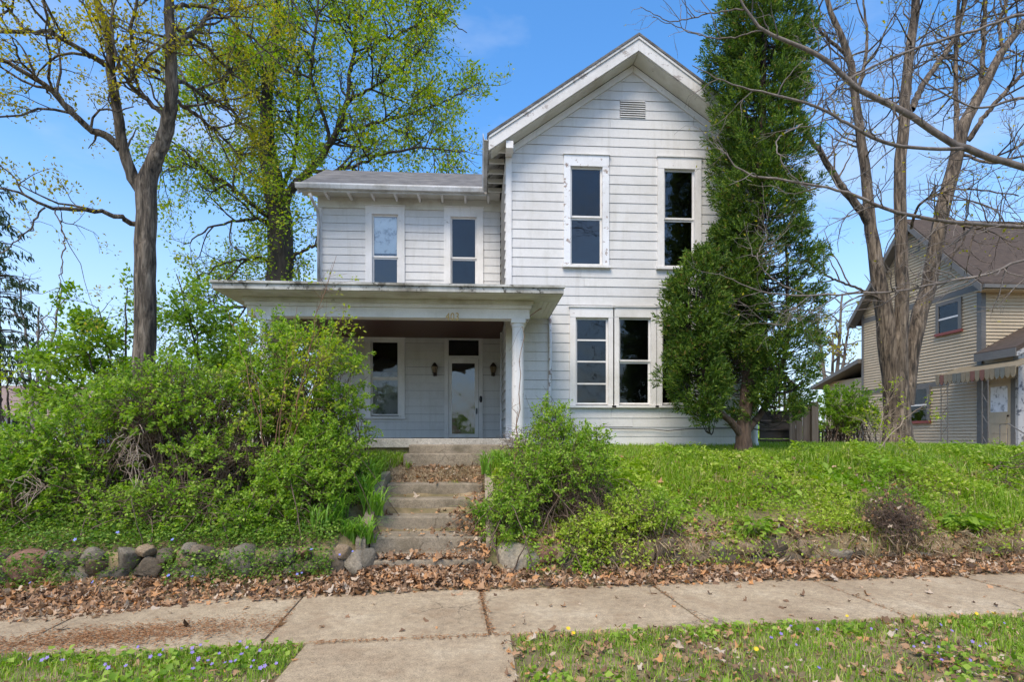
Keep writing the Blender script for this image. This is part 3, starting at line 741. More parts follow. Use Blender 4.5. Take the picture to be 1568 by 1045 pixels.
# house number on the beam
for i, ch in enumerate('403'):
    cu = bpy.data.curves.new('digit', 'FONT'); cu.body = ch; cu.size = 0.185; cu.extrude = 0.006
    tmp = bpy.data.objects.new('tmp_text', cu); COL.objects.link(tmp)
    dg = bpy.context.evaluated_depsgraph_get()
    me = bpy.data.meshes.new_from_object(tmp.evaluated_get(dg)); bpy.data.objects.remove(tmp)
    p = at(682 + 7.3 * i, 490.5, BYF - 0.008)
    for v_ in me.vertices:
        x, y, z = v_.co; v_.co = (p.x + x * 0.8 + 0.04 * y, p.y - z, p.z + y)
    me.materials.clear(); me.materials.append(M['gold'])
    link('house_number_digit', me, house)['label'] = 'brass digit %s on the porch beam' % ch

# ------------------------------------------------------------------ front steps
steps = empty('front_steps', (-0.6, 6.5, 0), 'worn concrete steps strewn with brown leaves climbing the bank', 'steps')
SY = [6.44, 6.90, 7.39, 7.87, 8.24]; SZ = [0.22, 0.40, 0.58, 0.76, 0.94]
for k in range(5):
    y1 = SY[k + 1] + 0.05 if k < 4 else 8.62
    xo = rs.uniform(-0.015, 0.015)
    MB().box(SX0 + xo, SX1 + xo, SY[k], y1, -0.05 if k == 0 else SZ[k - 1] - 0.10, SZ[k]).build('step', M['step_concrete'], steps, bevel=0.018)
MB().prism([(6.75, -0.02), (8.66, 0.7), (8.66, 1.10), (8.2, 1.05), (6.75, 0.40)], 0, SX0 - 0.14, SX0 - 0.018).build('cheek_wall', M['step_concrete'], steps, bevel=0.015)
MB().prism([(6.75, -0.02), (8.66, 0.7), (8.66, 1.08), (8.2, 1.02), (6.75, 0.38)], 0, SX1 + 0.018, SX1 + 0.14).build('cheek_wall', M['step_concrete'], steps, bevel=0.015)

# ------------------------------------------------------------------ rubble retaining walls
def stone_mesh(seed):
    r = np.random.default_rng(seed)
    bm = bmesh.new(); bmesh.ops.create_icosphere(bm, subdivisions=3, radius=1.0)
    dirs = r.normal(size=(16, 3)); dirs /= np.linalg.norm(dirs, axis=1)[:, None]
    hs = r.uniform(0.60, 0.88, 16)
    for v_ in bm.verts:
        c = np.array(v_.co); c = np.sign(c) * np.abs(c) ** 0.62
        for d, h in zip(dirs, hs):
            t = c @ d
            if t > h: c = c - d * (t - h) * 0.95
        c = c + r.normal(0, 0.012, 3)
        v_.co = c
    me = bpy.data.meshes.new('stone'); bm.to_mesh(me); bm.free()
    me.polygons.foreach_set('use_smooth', [True] * len(me.polygons)); me.update()
    me.materials.append(M['stone']); return me
SM = [stone_mesh(50 + k) for k in range(8)]
GREY, DARK, TAN, RED, BRN = (0.30, 0.25, 0.18), (0.14, 0.12, 0.088), (0.31, 0.22, 0.13), (0.27, 0.14, 0.09), (0.19, 0.145, 0.095)
wall_l = empty('retaining_wall', (-4, 6.4, 0), 'rubble stone retaining wall left of the steps, half hidden by creepers', 'stone wall')
wall_r = empty('retaining_wall', (4, 6.7, 0), 'rubble stone retaining wall right of the steps, overhung by dry grass', 'stone wall')
def stone(par, px, py, w, h, col, dv=0.0):
    r = (px - W0 / 2) / FPX
    # solve on the wall face v = 6.55
    vv = 6.50 + dv
    den = ((CS - r * SN), (SN + r * CS))
    # X = Y * k ; v = -X US + Y UC
    kx = den[1] / den[0]; Y = vv / (UC - kx * US)
    p = at(px, py, Y); k = mpp(p.x, p.y)
    o = link('stone', SM[rs.randrange(8)], par)
    dp = min(max(0.11, (w + h) / 4 * k * 0.9), 0.2)
    o.location = (p.x, p.y + dp * 0.55, p.z)
    q_ = 1.34 if par is wall_l else 1.25
    o.scale = (w / 2 * k * q_, dp * 1.15, h / 2 * k * q_)
    o.rotation_euler = (rs.uniform(-0.2, 0.2), rs.uniform(-0.2, 0.2), rs.uniform(-0.5, 0.5))
    f = rs.uniform(0.55, 1.05) * (1.0 if px < 960 else 0.9); o.color = (col[0] * f, col[1] * f, col[2] * f, 1)
for (x, y, w, h, c) in [(41, 871, 60, 44, RED), (75, 854, 18, 18, DARK), (104, 858, 32, 22, BRN), (138, 852, 30, 22, GREY), (139, 870, 28, 24, TAN), (108, 880, 36, 26, GREY), (191, 860, 28, 38, GREY), (182, 882, 24, 22, DARK), (218, 846, 20, 17, TAN), (285, 840, 15, 13, GREY), (299, 844, 21, 16, BRN), (280, 856, 27, 21, TAN), (310, 853, 38, 26, BRN), (291, 877, 54, 30, GREY), (360, 862, 48, 46, GREY), (396, 872, 36, 34, BRN), (415, 858, 16, 16, BRN), (508, 864, 40, 34, BRN), (540, 866, 34, 36, GREY), (566, 858, 22, 30, DARK), (525, 845, 22, 18, TAN), (430, 855, 14, 20, DARK), (443, 852, 15, 20, DARK), (465, 848, 15, 16, RED), (478, 872, 42, 26, BRN), (228, 872, 40, 34, BRN), (248, 852, 22, 20, BRN), (160, 885, 26, 20, DARK), (335, 884, 22, 16, BRN), (12, 880, 28, 30, DARK), (-20, 872, 36, 40, BRN), (-60, 872, 44, 44, GREY), (-105, 875, 46, 44, BRN), (445, 876, 26, 22, GREY)]:
    stone(wall_l, x, y, w, h, c)
for (x, y, w, h, c) in [(795, 864, 62, 48, GREY), (841, 852, 33, 30, RED), (861, 851, 17, 19, TAN), (876, 866, 42, 38, DARK), (875, 843, 14, 12, GREY), (900, 850, 26, 30, BRN), (949, 862, 46, 42, GREY), (915, 872, 30, 28, DARK), (990, 846, 32, 30, TAN), (978, 868, 34, 28, BRN), (1020, 842, 36, 28, BRN), (1030, 864, 44, 30, DARK), (1064, 848, 34, 30, TAN), (1075, 868, 40, 26, BRN), (1100, 846, 30, 28, GREY), (1120, 862, 46, 32, BRN), (1145, 842, 36, 24, TAN), (1162, 862, 40, 32, DARK), (1192, 840, 40, 26, BRN), (1205, 862, 46, 30, BRN), (1238, 842, 36, 26, TAN), (1250, 864, 44, 30, GREY), (1285, 858, 44, 32, GREY), (1322, 860, 40, 34, BRN), (1360, 862, 44, 34, DARK), (1412, 853, 32, 14, GREY), (1400, 870, 36, 20, DARK), (1478, 862, 18, 18, TAN), (1450, 868, 36, 24, BRN), (1510, 862, 52, 28, DARK), (1514, 844, 18, 14, GREY), (1538, 848, 26, 26, BRN), (1560, 850, 32, 40, TAN), (1600, 850, 46, 44, GREY), (1648, 850, 46, 44, BRN), (1700, 848, 46, 42, DARK)]:
    stone(wall_r, x, y, w, h, c)

# ------------------------------------------------------------------ side stairs and fence by the house
YS = 12.4
side = empty('side_stairs', tuple(at(1200, 690, YS)), 'weathered wooden side stairs behind the cedar with diagonal handrail', 'stairs')
for k, (yy, dy) in enumerate(((688, 0), (672, 0.3), (658, 0.6), (644, 0.9))):
    p0, p1 = at(1164, yy, YS + dy), at(1226, yy, YS + dy)
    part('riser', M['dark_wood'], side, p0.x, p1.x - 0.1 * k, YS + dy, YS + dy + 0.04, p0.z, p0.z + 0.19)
    part('tread', M['old_wood'], side, p0.x, p1.x - 0.1 * k, YS + dy - 0.03, YS + dy + 0.34, p0.z + 0.191, p0.z + 0.225)
pa, pb = at(1178, 557, YS + 1.4), at(1222, 596, YS + 0.5)
MB().tube([pa, pb], 0.055, 4).build('handrail', M['old_wood'], side)
for k in range(6):
    q = pa.lerp(pb, k / 5.5)
    part('baluster', M['twig_red'], side, q.x - 0.02, q.x + 0.02, q.y - 0.02, q.y + 0.02, q.z - 0.9, q.z - 0.03)
MB().tube([at(1205, 640, YS - 0.06), at(1228, 678, YS - 0.06)], 0.045, 4).build('brace', M['dark_wood'], side)
fen = empty('wooden_fence', tuple(at(1234, 690, YS)), 'short weathered board fence at the right of the side stairs', 'fence')
edges = [1208, 1213, 1218.5, 1224, 1229, 1235, 1240]
for k in range(len(edges) - 1):
    a, b_ = at(edges[k], 692, YS - 0.1), at(edges[k + 1], 619 + rs.uniform(-1, 2), YS - 0.1)
    part('board', M['old_wood'], fen, a.x + 0.005, b_.x - 0.005, YS - 0.12 + 0.012 * (k % 2), YS - 0.095 + 0.012 * (k % 2), a.z, b_.z)
a, b_ = at(1241, 692, YS - 0.1), at(1251, 616, YS - 0.1)
part('post', M['old_wood'], fen, a.x, b_.x, YS - 0.16, YS - 0.03, a.z, b_.z)
a, b_ = at(1206, 626, YS - 0.07), at(1241, 622, YS - 0.07)
part('rail', M['old_wood'], fen, a.x, b_.x, YS - 0.083, YS - 0.05, a.z, a.z + 0.08)
YI = 15.5
iron = empty('iron_fence', tuple(at(1282, 690, YI)), 'low black iron picket fence under the green bush', 'fence')
for k in range(12):
    p = at(1254 + 5.4 * k, 690, YI)
    part('picket', M['black_metal'], iron, p.x - 0.018, p.x + 0.018, YI - 0.012, YI + 0.012, p.z - 0.1, p.z + 0.62)
p0, p1 = at(1252, 662, YI), at(1318, 662, YI)
part('rail', M['black_metal'], iron, p0.x, p1.x, YI + 0.0125, YI + 0.03, p0.z - 0.02, p0.z + 0.02)
part('rail', M['black_metal'], iron, p0.x, p1.x, YI + 0.0125, YI + 0.03, p0.z - 0.42, p0.z - 0.38)

# ------------------------------------------------------------------ the neighbour's house
YN = 18.5
XN = xat(1503, YN)
YNB = at_x(1321, 600, XN).y
nb = empty('tan_house', (XN + 4, 21, 1.1), 'tan neighbouring house with grey trim, brown roof and striped awning', 'house')
zne = at_x(1500, 427, XN).z
ZN0 = at_x(1480, 694, XN).z - 0.25
YM = (YN + YNB) / 2
ZNP = at_x(1403, 345, XN).z + 0.1
nwall = MB().prism([(YN, ZN0), (YNB, ZN0), (YNB, zne), (YM, ZNP - 0.25), (YN, zne)], 0, XN + 0.05, XN + 12).build('wall', M['nb_siding'], nb)
kN = (ZNP - zne) / (YM - YN)
sb = MB(); ex = 0.118
z = ZN0
while z < ZNP - 0.3:
    zu = z + ex
    def yl(zz): return YN + 0.0 if zz < zne else YN + (zz - zne) / kN
    def yr(zz): return YNB if zz < zne else YNB - (zz - zne) / kN
    a0, a1, b0, b1 = yl(z), yl(zu), yr(z), yr(zu)
    if b1 > a1:
        sb.poly([(XN - 0.04, a0, z), (XN - 0.04, b0, z), (XN + 0.06, b0, z), (XN + 0.06, a0, z), (XN, a1, zu), (XN, b1, zu), (XN + 0.06, b1, zu), (XN + 0.06, a1, zu)],
                [(0,1,2,3),(4,7,6,5),(0,4,5,1),(1,5,6,2),(2,6,7,3),(3,7,4,0)])
    if z < zne - 0.1:
        sb.poly([(XN, YN - 0.04, z), (XN + 12, YN - 0.04, z), (XN + 12, YN + 0.06, z), (XN, YN + 0.06, z), (XN, YN, zu), (XN + 12, YN, zu), (XN + 12, YN + 0.06, zu), (XN, YN + 0.06, zu)],
                [(0,3,2,1),(4,5,6,7),(0,1,5,4),(1,2,6,5),(2,3,7,6),(3,0,4,7)])
    z = zu
tag(sb.build('siding', M['nb_siding'], nwall), kind='stuff')
# roof with grey rake boards
OV = 0.45
def nz_at(y): return zne + (ZNP - zne) / (YM - YN) * ((YM - YN) - abs(y - YM))
rp = [(YN - OV, nz_at(YN - OV) + 0.18), (YM, ZNP + 0.18), (YNB + OV, nz_at(YNB + OV) + 0.18), (YNB + OV, nz_at(YNB + OV) + 0.06), (YM, ZNP + 0.04), (YN - OV, nz_at(YN - OV) + 0.06)]
nroof = MB().prism(rp, 0, XN - 0.42, XN + 12.4).build('roof', M['shingle_brown'], nb)
for s, ya, yb in ((0, YN - OV, YM), (1, YNB + OV, YM)):
    za, zb = nz_at(ya) + 0.12, nz_at(yb) + 0.12
    MB().prism([(ya, za), (yb, zb), (yb, zb - 0.26), (ya, za - 0.26)], 0, XN - 0.46 - 0.002 * s, XN - 0.421).build('rake_board', M['nb_grey'], nroof)
    MB().prism([(ya, za - 0.12), (yb, zb - 0.12), (yb, zb - 0.16), (ya, za - 0.16)], 0, XN - 0.42, XN - 0.03).build('soffit', M['nb_grey'], nroof)
part('gutter', M['nb_grey'], nroof, XN - 0.4, XN + 12.3, YN - OV - 0.1, YN - OV, nz_at(YN - OV) - 0.02, nz_at(YN - OV) + 0.1)
part('soffit', M['nb_siding'], nroof, XN - 0.3, XN + 12.2, YN - OV + 0.01, YN - 0.03, nz_at(YN - OV) - 0.06, nz_at(YN - OV) - 0.03)
part('corner_board', M['nb_grey'], nb, XN - 0.045, XN + 0.12, YN - 0.045, YN + 0.14, ZN0, zne - 0.02)
part('corner_board', M['nb_grey'], nb, XN - 0.045, XN + 0.12, YNB - 0.12, YNB + 0.02, ZN0, zne - 0.02)
zb1 = at_x(1499, 439, XN).z
part('belt_board', M['nb_grey'], nb, XN - 0.042, XN + 0.02, YN + 0.141, YNB - 0.121, zb1 - 0.12, zb1 + 0.10)
zb2 = at_x(1440, 590, XN).z
part('belt_board', M['nb_grey'], nb, XN - 0.042, XN + 0.02, YN + 1.3, YNB - 0.121, zb2 - 0.05, zb2 + 0.12)
pk = at_x(1400, 375, XN)
nvent = part('vent', M['nb_grey'], nb, XN - 0.03, XN + 0.02, YM - 0.3, YM + 0.3, pk.z - 0.35, pk.z + 0.35)
for k in range(6):
    part('slat', M['nb_siding'], nvent, XN - 0.05, XN - 0.031, YM - 0.25, YM + 0.25, pk.z - 0.3 + k * 0.1, pk.z - 0.24 + k * 0.1)
def nwindow(px0, px1, pt, pb, lab):
    a, b_ = at_x(px1, (pt + pb) / 2, XN), at_x(px0, (pt + pb) / 2, XN)
    pm = (px0 + px1) / 2
    z1, z0 = at_x(pm, pt, XN).z, at_x(pm, pb, XN).z
    m = MB(); c = 0.13; ya, yb = a.y, b_.y
    m.box(XN - 0.085, XN + 0.05, ya - c, ya, z0, z1 + c).box(XN - 0.085, XN + 0.05, yb, yb + c, z0, z1 + c).box(XN - 0.086, XN + 0.05, ya, yb, z1, z1 + c)
    w = m.build('window', M['nb_grey'], nb); w['label'] = lab
    part('sill', M['nb_red'], w, XN - 0.12, XN + 0.05, ya - c - 0.03, yb + c + 0.03, z0 - 0.10, z0 - 0.001)
    part('pane', M['glass'], w, XN - 0.06, XN - 0.055, ya, yb, z0, z1)
    part('backing', M['inside_dark'], w, XN - 0.047, XN - 0.045, ya, yb, z0, z1)
    zm = (z0 + z1) / 2
    part('rail', M['trim'], w, XN - 0.075, XN - 0.061, ya, yb, zm - 0.03, zm + 0.03)
    part('pale_sheet', M['pale_mottle'], w, XN - 0.053, XN - 0.051, ya, yb, zm + 0.2, z1)
    return w
nwindow(1440, 1470, 466, 508, 'upper side window with red sill')
nwindow(1395, 1422, 597, 645, 'lower side window behind the maple trunk')
# entry vestibule, door, awning, stoop
YV0, YV1 = at_x(1558, 600, XN).y, YN - 0.05
zv = at_x(1520, 548, XN).z
vb = MB().box(XN + 0.02, XN + 5, YV0, YV1, ZN0, zv).build('vestibule', M['nb_siding'], nb)
part('corner_post', M['nb_white'], vb, XN - 0.03, XN + 0.16, YV0 - 0.06, YV0 + 0.12, ZN0, zv - 0.01)
ze = zv + 0.03
MB().prism([(XN - 0.30, ze), (XN + 1.6, ze + 1.0), (XN + 1.6, ze + 1.16), (XN - 0.30, ze + 0.16)], 1, YV0 - 0.25, YN - 0.04).build('vestibule_roof', M['shingle_brown'], vb)
part('fascia', M['nb_grey'], vb, XN - 0.335, XN - 0.301, YV0 - 0.26, YN - 0.05, ze - 0.14, ze + 0.13)
MB().prism([(XN - 0.30, ze - 0.01), (XN + 1.6, ze + 0.99), (XN + 1.6, ze + 0.82), (XN - 0.30, ze - 0.14)], 1, YV0 - 0.285, YV0 - 0.251).build('rake_board', M['nb_white'], vb)
d0, d1 = at_x(1549, 640, XN).y, at_x(1513, 640, XN).y
zdt, zdb = at_x(1530, 588, XN).z, at_x(1530, 684, XN).z
nd = part('door', M['nb_siding'], nb, XN - 0.02, XN + 0.015, d0, d1, zdb, zdt)
part('pane', M['pale_mottle'], nd, XN - 0.026, XN - 0.021, d0 + 0.12, d1 - 0.12, zdb + 1.15, zdt - 0.1)
for k in range(3):
    part('panel', M['nb_siding'], nd, XN - 0.034, XN - 0.021, d0 + 0.14, d1 - 0.14, zdb + 0.1 + k * 0.33, zdb + 0.38 + k * 0.33)
MB().lathe((XN - 0.05, d0 + 0.08, zdb + 0.98), [(0.01, 0), (0.035, 0.03), (0.01, 0.07)], 8).build('handle', M['bronze'], nd)
part('door_frame', M['nb_grey'], nb, XN - 0.035, XN + 0.01, d1 + 0.001, d1 + 0.16, zdb, zdt + 0.12)
part('door_frame', M['nb_grey'], nb, XN - 0.035, XN + 0.01, d0 - 0.16, d0 - 0.001, zdb, zdt + 0.12)
XA = XN - 0.95
ya0, ya1 = at_x(1556, 560, XA).y, at_x(1433, 580, XA).y
zaw = at_x(1500, 572, XA).z
awn = MB().poly([(XA, ya0, zaw + 0.08), (XA, ya1, zaw + 0.08), (XN - 0.05, ya1, zaw + 0.42), (XN - 0.05, ya0, zaw + 0.42), (XA, ya0, zaw + 0.04), (XA, ya1, zaw + 0.04), (XN - 0.05, ya1, zaw + 0.38), (XN - 0.05, ya0, zaw + 0.38)],
                [(0,1,2,3),(4,7,6,5),(0,4,5,1),(1,5,6,2),(2,6,7,3),(3,7,4,0)]).build('awning', M['awn_cream'], nb)
awn['label'] = 'faded striped metal awning with scalloped edge'
ns = 17
for k in range(ns):
    ya, yb = ya0 + (ya1 - ya0) * k / ns, ya0 + (ya1 - ya0) * (k + 0.93) / ns
    mt = ['awn_cream', 'awn_cream', 'awn_grey', 'awn_grey', 'awn_cream', 'awn_cream', 'awn_red', 'awn_cream', 'awn_red', 'awn_cream', 'awn_cream', 'awn_grey', 'awn_grey', 'awn_cream', 'awn_cream', 'awn_red', 'awn_cream'][k]
    ym = (ya + yb) / 2; h = 0.30
    MB().prism([(ya, zaw + 0.1), (yb, zaw + 0.1), (yb, zaw - h + 0.16), (yb - (yb - ya) * 0.25, zaw - h + 0.07), (ym, zaw - h + 0.04), (ya + (yb - ya) * 0.25, zaw - h + 0.07), (ya, zaw - h + 0.16)], 0, XA - 0.025, XA - 0.001).build('scallop', M[mt], awn)
stoop_z = at_x(1490, 683, XA).z
ys0, ys1 = at_x(1512, 683, XA).y, at_x(1440, 683, XA).y
stoop = part('stoop', M['step_concrete'], nb, XA - 0.15, XN - 0.06, ys0 - 0.1, ys1 + 0.15, ZN0 - 0.2, stoop_z, bevel=0.02)
part('stoop_step', M['step_concrete'], nb, XA - 0.1, XN - 0.06, ys0 - 0.9, ys0 - 0.11, ZN0 - 0.2, stoop_z - 0.17, bevel=0.02)
for q, (pxa, pxb) in enumerate(((1441, 1451), (1504, 1513))):
    yA, yB = at_x(pxa, 600, XA).y, at_x(pxb, 600, XA).y
    m = MB().tube([(XA, yA, stoop_z), (XA, yA, zaw)], 0.018, 6).tube([(XA, yB, stoop_z), (XA, yB, zaw)], 0.018, 6)
    for k in range(7):
        z0 = stoop_z + (zaw - stoop_z) * k / 7
        m.tube([(XA, yA if k % 2 else yB, z0), (XA, yB if k % 2 else yA, z0 + (zaw - stoop_z) / 7)], 0.009, 4)
    m.build('trellis_post', M['nb_grey'], nb)
yr0, yr1 = at_x(1531, 650, XA).y, at_x(1580, 650, XA).y
m = MB().tube([(XA, yr0, stoop_z + 0.05), (XA, yr0, stoop_z + 0.68), (XA, yr0 - 0.3, stoop_z + 0.7), (XA, yr1, stoop_z + 0.25)], 0.018, 6)
for k in range(1, 4): m.tube([(XA, yr0 + (yr1 - yr0) * k / 4, ZN0), (XA, yr0 + (yr1 - yr0) * k / 4, stoop_z + 0.68 - 0.12 * k)], 0.01, 5)
m.build('handrail', M['nb_grey'], nb)
# rear lean-to of the neighbour, seen left of the gable
zl = at_x(1297, 560, XN + 0.5)
la, lb = YNB + 0.05, YNB + 3.2
MB().box(XN + 0.3, XN + 6, la, lb, ZN0, 4.4).build('lean_to', M['nb_siding'], nb)
MB().prism([(la, 5.0), (lb + 0.5, 4.1), (lb + 0.5, 4.25), (la, 5.2)], 0, XN - 0.2, XN + 6.3).build('lean_to_roof', M['nb_grey'], nb)

# far house at the left edge
YF = 34.0
fa = at(22, 640, YF)
far = empty('distant_house', (fa.x, YF, 1.1), 'distant pale house with brown roof beyond the hedge', 'house')
part('wall', M['far_white'], far, fa.x - 6, fa.x + 2.6, YF, YF + 7, 0.9, 2.9)
MB().prism([(YF - 0.5, 2.85), (YF + 3.5, 4.9), (YF + 7.5, 2.85)], 0, fa.x - 6.4, fa.x + 3.0).build('roof', M['far_roof'], far)
for k in range(3):
    part('window', M['inside_dark'], far, fa.x - 1.6 + 1.5 * k, fa.x - 0.7 + 1.5 * k, YF - 0.03, YF - 0.001, 1.6, 2.6)

# street behind the viewer
road = uvbox(MB(), -120, 120, -6.5, 1.22, -0.3, -0.112).build('road', M['asphalt'])
tag(road, 'asphalt street in front of the verge', 'road', kind='structure')

# ------------------------------------------------------------------ vegetation tools
def unit(a):
    a = np.asarray(a, float); return a / np.maximum(np.linalg.norm(a, axis=-1, keepdims=True), 1e-9)
def tubes_mesh(name, polys, sides_of):
    """polys: list of (pts Nx3, radii N) -> one mesh of tapered tubes"""
    groups = {}
    for p, r in polys: groups.setdefault((len(p), sides_of(r[0])), []).append((p, r))
    Vs, Qs, base = [], [], 0
    for (N, S), lst in groups.items():
        P = np.array([p for p, r in lst]); R = np.array([r for p, r in lst]); Mn = len(lst)
        T = np.empty_like(P); T[:, 1:-1] = P[:, 2:] - P[:, :-2]; T[:, 0] = P[:, 1] - P[:, 0]; T[:, -1] = P[:, -1] - P[:, -2]
        T = unit(T)
        mean = unit(P[:, -1] - P[:, 0])
        ref = np.where(np.abs(mean[:, 2:3]) < 0.75, np.array([[0, 0, 1.0]]), np.array([[0.3, 1.0, 0]]))
        U = unit(np.cross(T, ref[:, None, :])); Wv = np.cross(T, U)
        ang = np.arange(S) * 2 * np.pi / S
        ring = P[:, :, None, :] + R[:, :, None, None] * (U[:, :, None, :] * np.cos(ang)[None, None, :, None] + Wv[:, :, None, :] * np.sin(ang)[None, None, :, None])
        Vs.append(ring.reshape(-1, 3))
        m, i, k = np.meshgrid(np.arange(Mn), np.arange(N - 1), np.arange(S), indexing='ij')
        a = base + m * N * S + i * S + k; b = base + m * N * S + i * S + (k + 1) % S
        Qs.append(np.stack([a, b, b + S, a + S], -1).reshape(-1, 4))
        base += Mn * N * S
    return npmesh(name, np.concatenate(Vs), quads=np.concatenate(Qs), smooth=True)
def sides(r): return 14 if r > 0.12 else 9 if r > 0.05 else 6 if r > 0.02 else 4 if r > 0.008 else 3
def smooth_poly(pts, rad, n, rng=None, wob=0.0):
    """Catmull-Rom resampling"""
    pts = np.asarray(pts, float); rad = np.asarray(rad, float)
    P = np.vstack([2 * pts[0] - pts[1], pts, 2 * pts[-1] - pts[-2]])
    t = np.linspace(0, len(pts) - 1 - 1e-6, n); i = t.astype(int); f = (t - i)[:, None]
    p0, p1, p2, p3 = P[i], P[i + 1], P[i + 2], P[i + 3]
    out = 0.5 * (2 * p1 + (p2 - p0) * f + (2 * p0 - 5 * p1 + 4 * p2 - p3) * f ** 2 + (3 * p1 - p0 - 3 * p2 + p3) * f ** 3)
    r = np.interp(t, np.arange(len(rad)), rad)
    if wob and rng is not None:
        w = rng.normal(0, 1, out.shape); w[0] = 0; w[-1] = 0
        out += w * wob
    return out, r
def limb(tr, n=None, rng=None, wob=0.0, yoff=None):
    """traced limb: list of (px, py, Y, width_px)"""
    pts = [tuple(at(a, b, y)) for a, b, y, w in tr]
    rad = [max(0.003, w / 2 * mpp(p[0], p[1]) / math.hypot(1, (a - W0 / 2) / FPX)) for p, (a, b, y, w) in zip(pts, tr)]
    return smooth_poly(pts, rad, n or max(6, 4 * len(tr)), rng, wob)
def grow(Wd, tips, pts, rad, lvl, P, rng):
    if lvl >= len(P): return
    p = P[lvl]
    seg = np.linalg.norm(np.diff(pts, axis=0), axis=1); L = seg.sum()
    cum = np.concatenate([[0], np.cumsum(seg)])
    n = rng.poisson(p['den'] * L) + p.get('min', 0)
    for _ in range(n):
        t = rng.uniform(p.get('t0', 0.15), 1.0); s = t * L
        i = min(np.searchsorted(cum, s), len(pts) - 1); i = max(i, 1)
        f = (s - cum[i - 1]) / max(seg[i - 1], 1e-6)
        pos = pts[i - 1] + (pts[i] - pts[i - 1]) * f
        tan = unit(pts[i] - pts[i - 1]); rl = rad[i - 1] * (1 - f) + rad[i] * f
        per = unit(np.cross(tan, rng.normal(size=3)))
        a = math.radians(rng.uniform(*p.get('ang', (30, 65))))
        d = unit(tan * math.cos(a) + per * math.sin(a) + np.array([0, 0, p.get('up0', 0.0)]))
        ln = rng.uniform(*p['len']) * (1.15 - 0.5 * t)
        r0 = min(rl * 0.75, p['r']); m = p.get('seg', 5)
        q = [pos]
        for k in range(m):
            d = unit(d + rng.normal(0, p.get('wob', 0.18), 3) + np.array([0, 0, p.get('up', 0.0)]))
            q.append(q[-1] + d * ln / m)
        q = np.array(q); r = np.linspace(r0, max(r0 * 0.35, p.get('rmin', 0.002)), m + 1)
        Wd.append((q, r))
        if lvl == len(P) - 1 or p.get('leafy'):
            for k in range(1, m + 1):
                if k >= p.get('k0', 1): tips.append((q[k], unit(q[k] - q[k - 1])))
        grow(Wd, tips, q, r, lvl + 1, P, rng)
def leaves(name, P, D, size, rng, width=0.55, fold=0.25, up=0.6, jit=0.7):
    """diamond leaves, two triangles each, folded along the midrib"""
    n = len(P)
    P = np.asarray(P, float); D = unit(np.asarray(D, float) + rng.normal(0, jit, (n, 3)))
    N = unit(rng.normal(0, 1, (n, 3)) + np.array([0, 0, up * 2]))
    S = unit(np.cross(D, N)); N = np.cross(S, D)
    L = (size * rng.uniform(0.6, 1.35, n))[:, None]; w = L * width * 0.5
    mid = P + D * L * 0.45
    V = np.stack([P, mid + S * w + N * w * fold, P + D * L - N * L * 0.12, mid - S * w + N * w * fold], 1).reshape(-1, 3)
    b = (np.arange(n) * 4)[:, None]
    T = np.concatenate([b + np.array([[0, 1, 2]]), b + np.array([[0, 2, 3]])], 0)
    return npmesh(name, V, tris=T)
def blades(name, P, h, rng, width=0.006, lean=0.5, D=None):
    n = len(P); P = np.asarray(P, float)
    a = rng.uniform(0, 2 * np.pi, n)
    dr = np.stack([np.cos(a), np.sin(a), np.zeros(n)], 1) if D is None else D
    sd_ = np.stack([-dr[:, 1], dr[:, 0], np.zeros(n)], 1)
    H = (h * rng.uniform(0.5, 1.3, n))[:, None]; ln = lean * rng.uniform(0.1, 1.3, n)[:, None]
    w = (width * rng.uniform(0.7, 1.3, n))[:, None]
    up = np.array([[0, 0, 1.0]])
    p1 = P + up * H * 0.55 + dr * H * ln * 0.3; p2 = P + up * H * (1 - 0.35 * ln ** 2) + dr * H * ln
    V = np.stack([P - sd_ * w, P + sd_ * w, p1 - sd_ * w * 0.8, p1 + sd_ * w * 0.8, p2], 1).reshape(-1, 3)
    b = (np.arange(n) * 5)[:, None]
    return npmesh(name, V, tris=b + np.array([[2, 3, 4]]), quads=b + np.array([[0, 1, 3, 2]]))
def straps(name, bases, rng, n_each, h, width, reach):
    """arching strap leaves, five segments each"""
    Vs, Qs, b = [], [], 0
    for base in bases:
        for _ in range(n_each):
            a = rng.uniform(0, 2 * np.pi); d = np.array([math.cos(a), math.sin(a), 0]); s = np.array([-d[1], d[0], 0])
            H = h * rng.uniform(0.6, 1.2); R = reach * rng.uniform(0.4, 1.2); w = width * rng.uniform(0.7, 1.2)
            p0 = np.array(base) + rng.normal(0, 0.04, 3) * (1, 1, 0)
            pts = []
            for k in range(6):
                t = k / 5
                c = p0 + d * R * t ** 1.5 + np.array([0, 0, H * (1.9 * t - 1.15 * t * t)])
                ww = w * (1 - t) ** 0.6 * 0.5 + 0.001
                pts += [c - s * ww, c + s * ww]
            Vs += pts
            for k in range(5): Qs.append((b + 2 * k, b + 2 * k + 1, b + 2 * k + 3, b + 2 * k + 2))
            b += 12
    return npmesh(name, Vs, quads=Qs, smooth=True)
def tree(name, label, cat, base, wood, tips, bark, leafm, size, per, rng, group=None, trunk_n=1, spread=0.05, width=0.6, branch_mat=None, up=0.5, jit=0.7):
    t = empty(name, base, label, cat, group)
    big = wood[:trunk_n]; rest = wood[trunk_n:]
    link('trunk', tubes_mesh('trunk', big, sides), t, M[bark])
    if rest: link('branches', tubes_mesh('branches', rest, sides), t, M[branch_mat or bark])['kind'] = 'stuff'
    if tips and per:
        P = np.array([p for p, d in tips]); D = np.array([d for p, d in tips])
        k = rng.poisson(per, len(P)); P = np.repeat(P, k, 0); D = np.repeat(D, k, 0)
        P = P + rng.normal(0, spread, P.shape)
        link('crown', leaves('crown', P, D, size, rng, width=width, up=up, jit=jit), t, M[leafm])['kind'] = 'stuff'
    return t

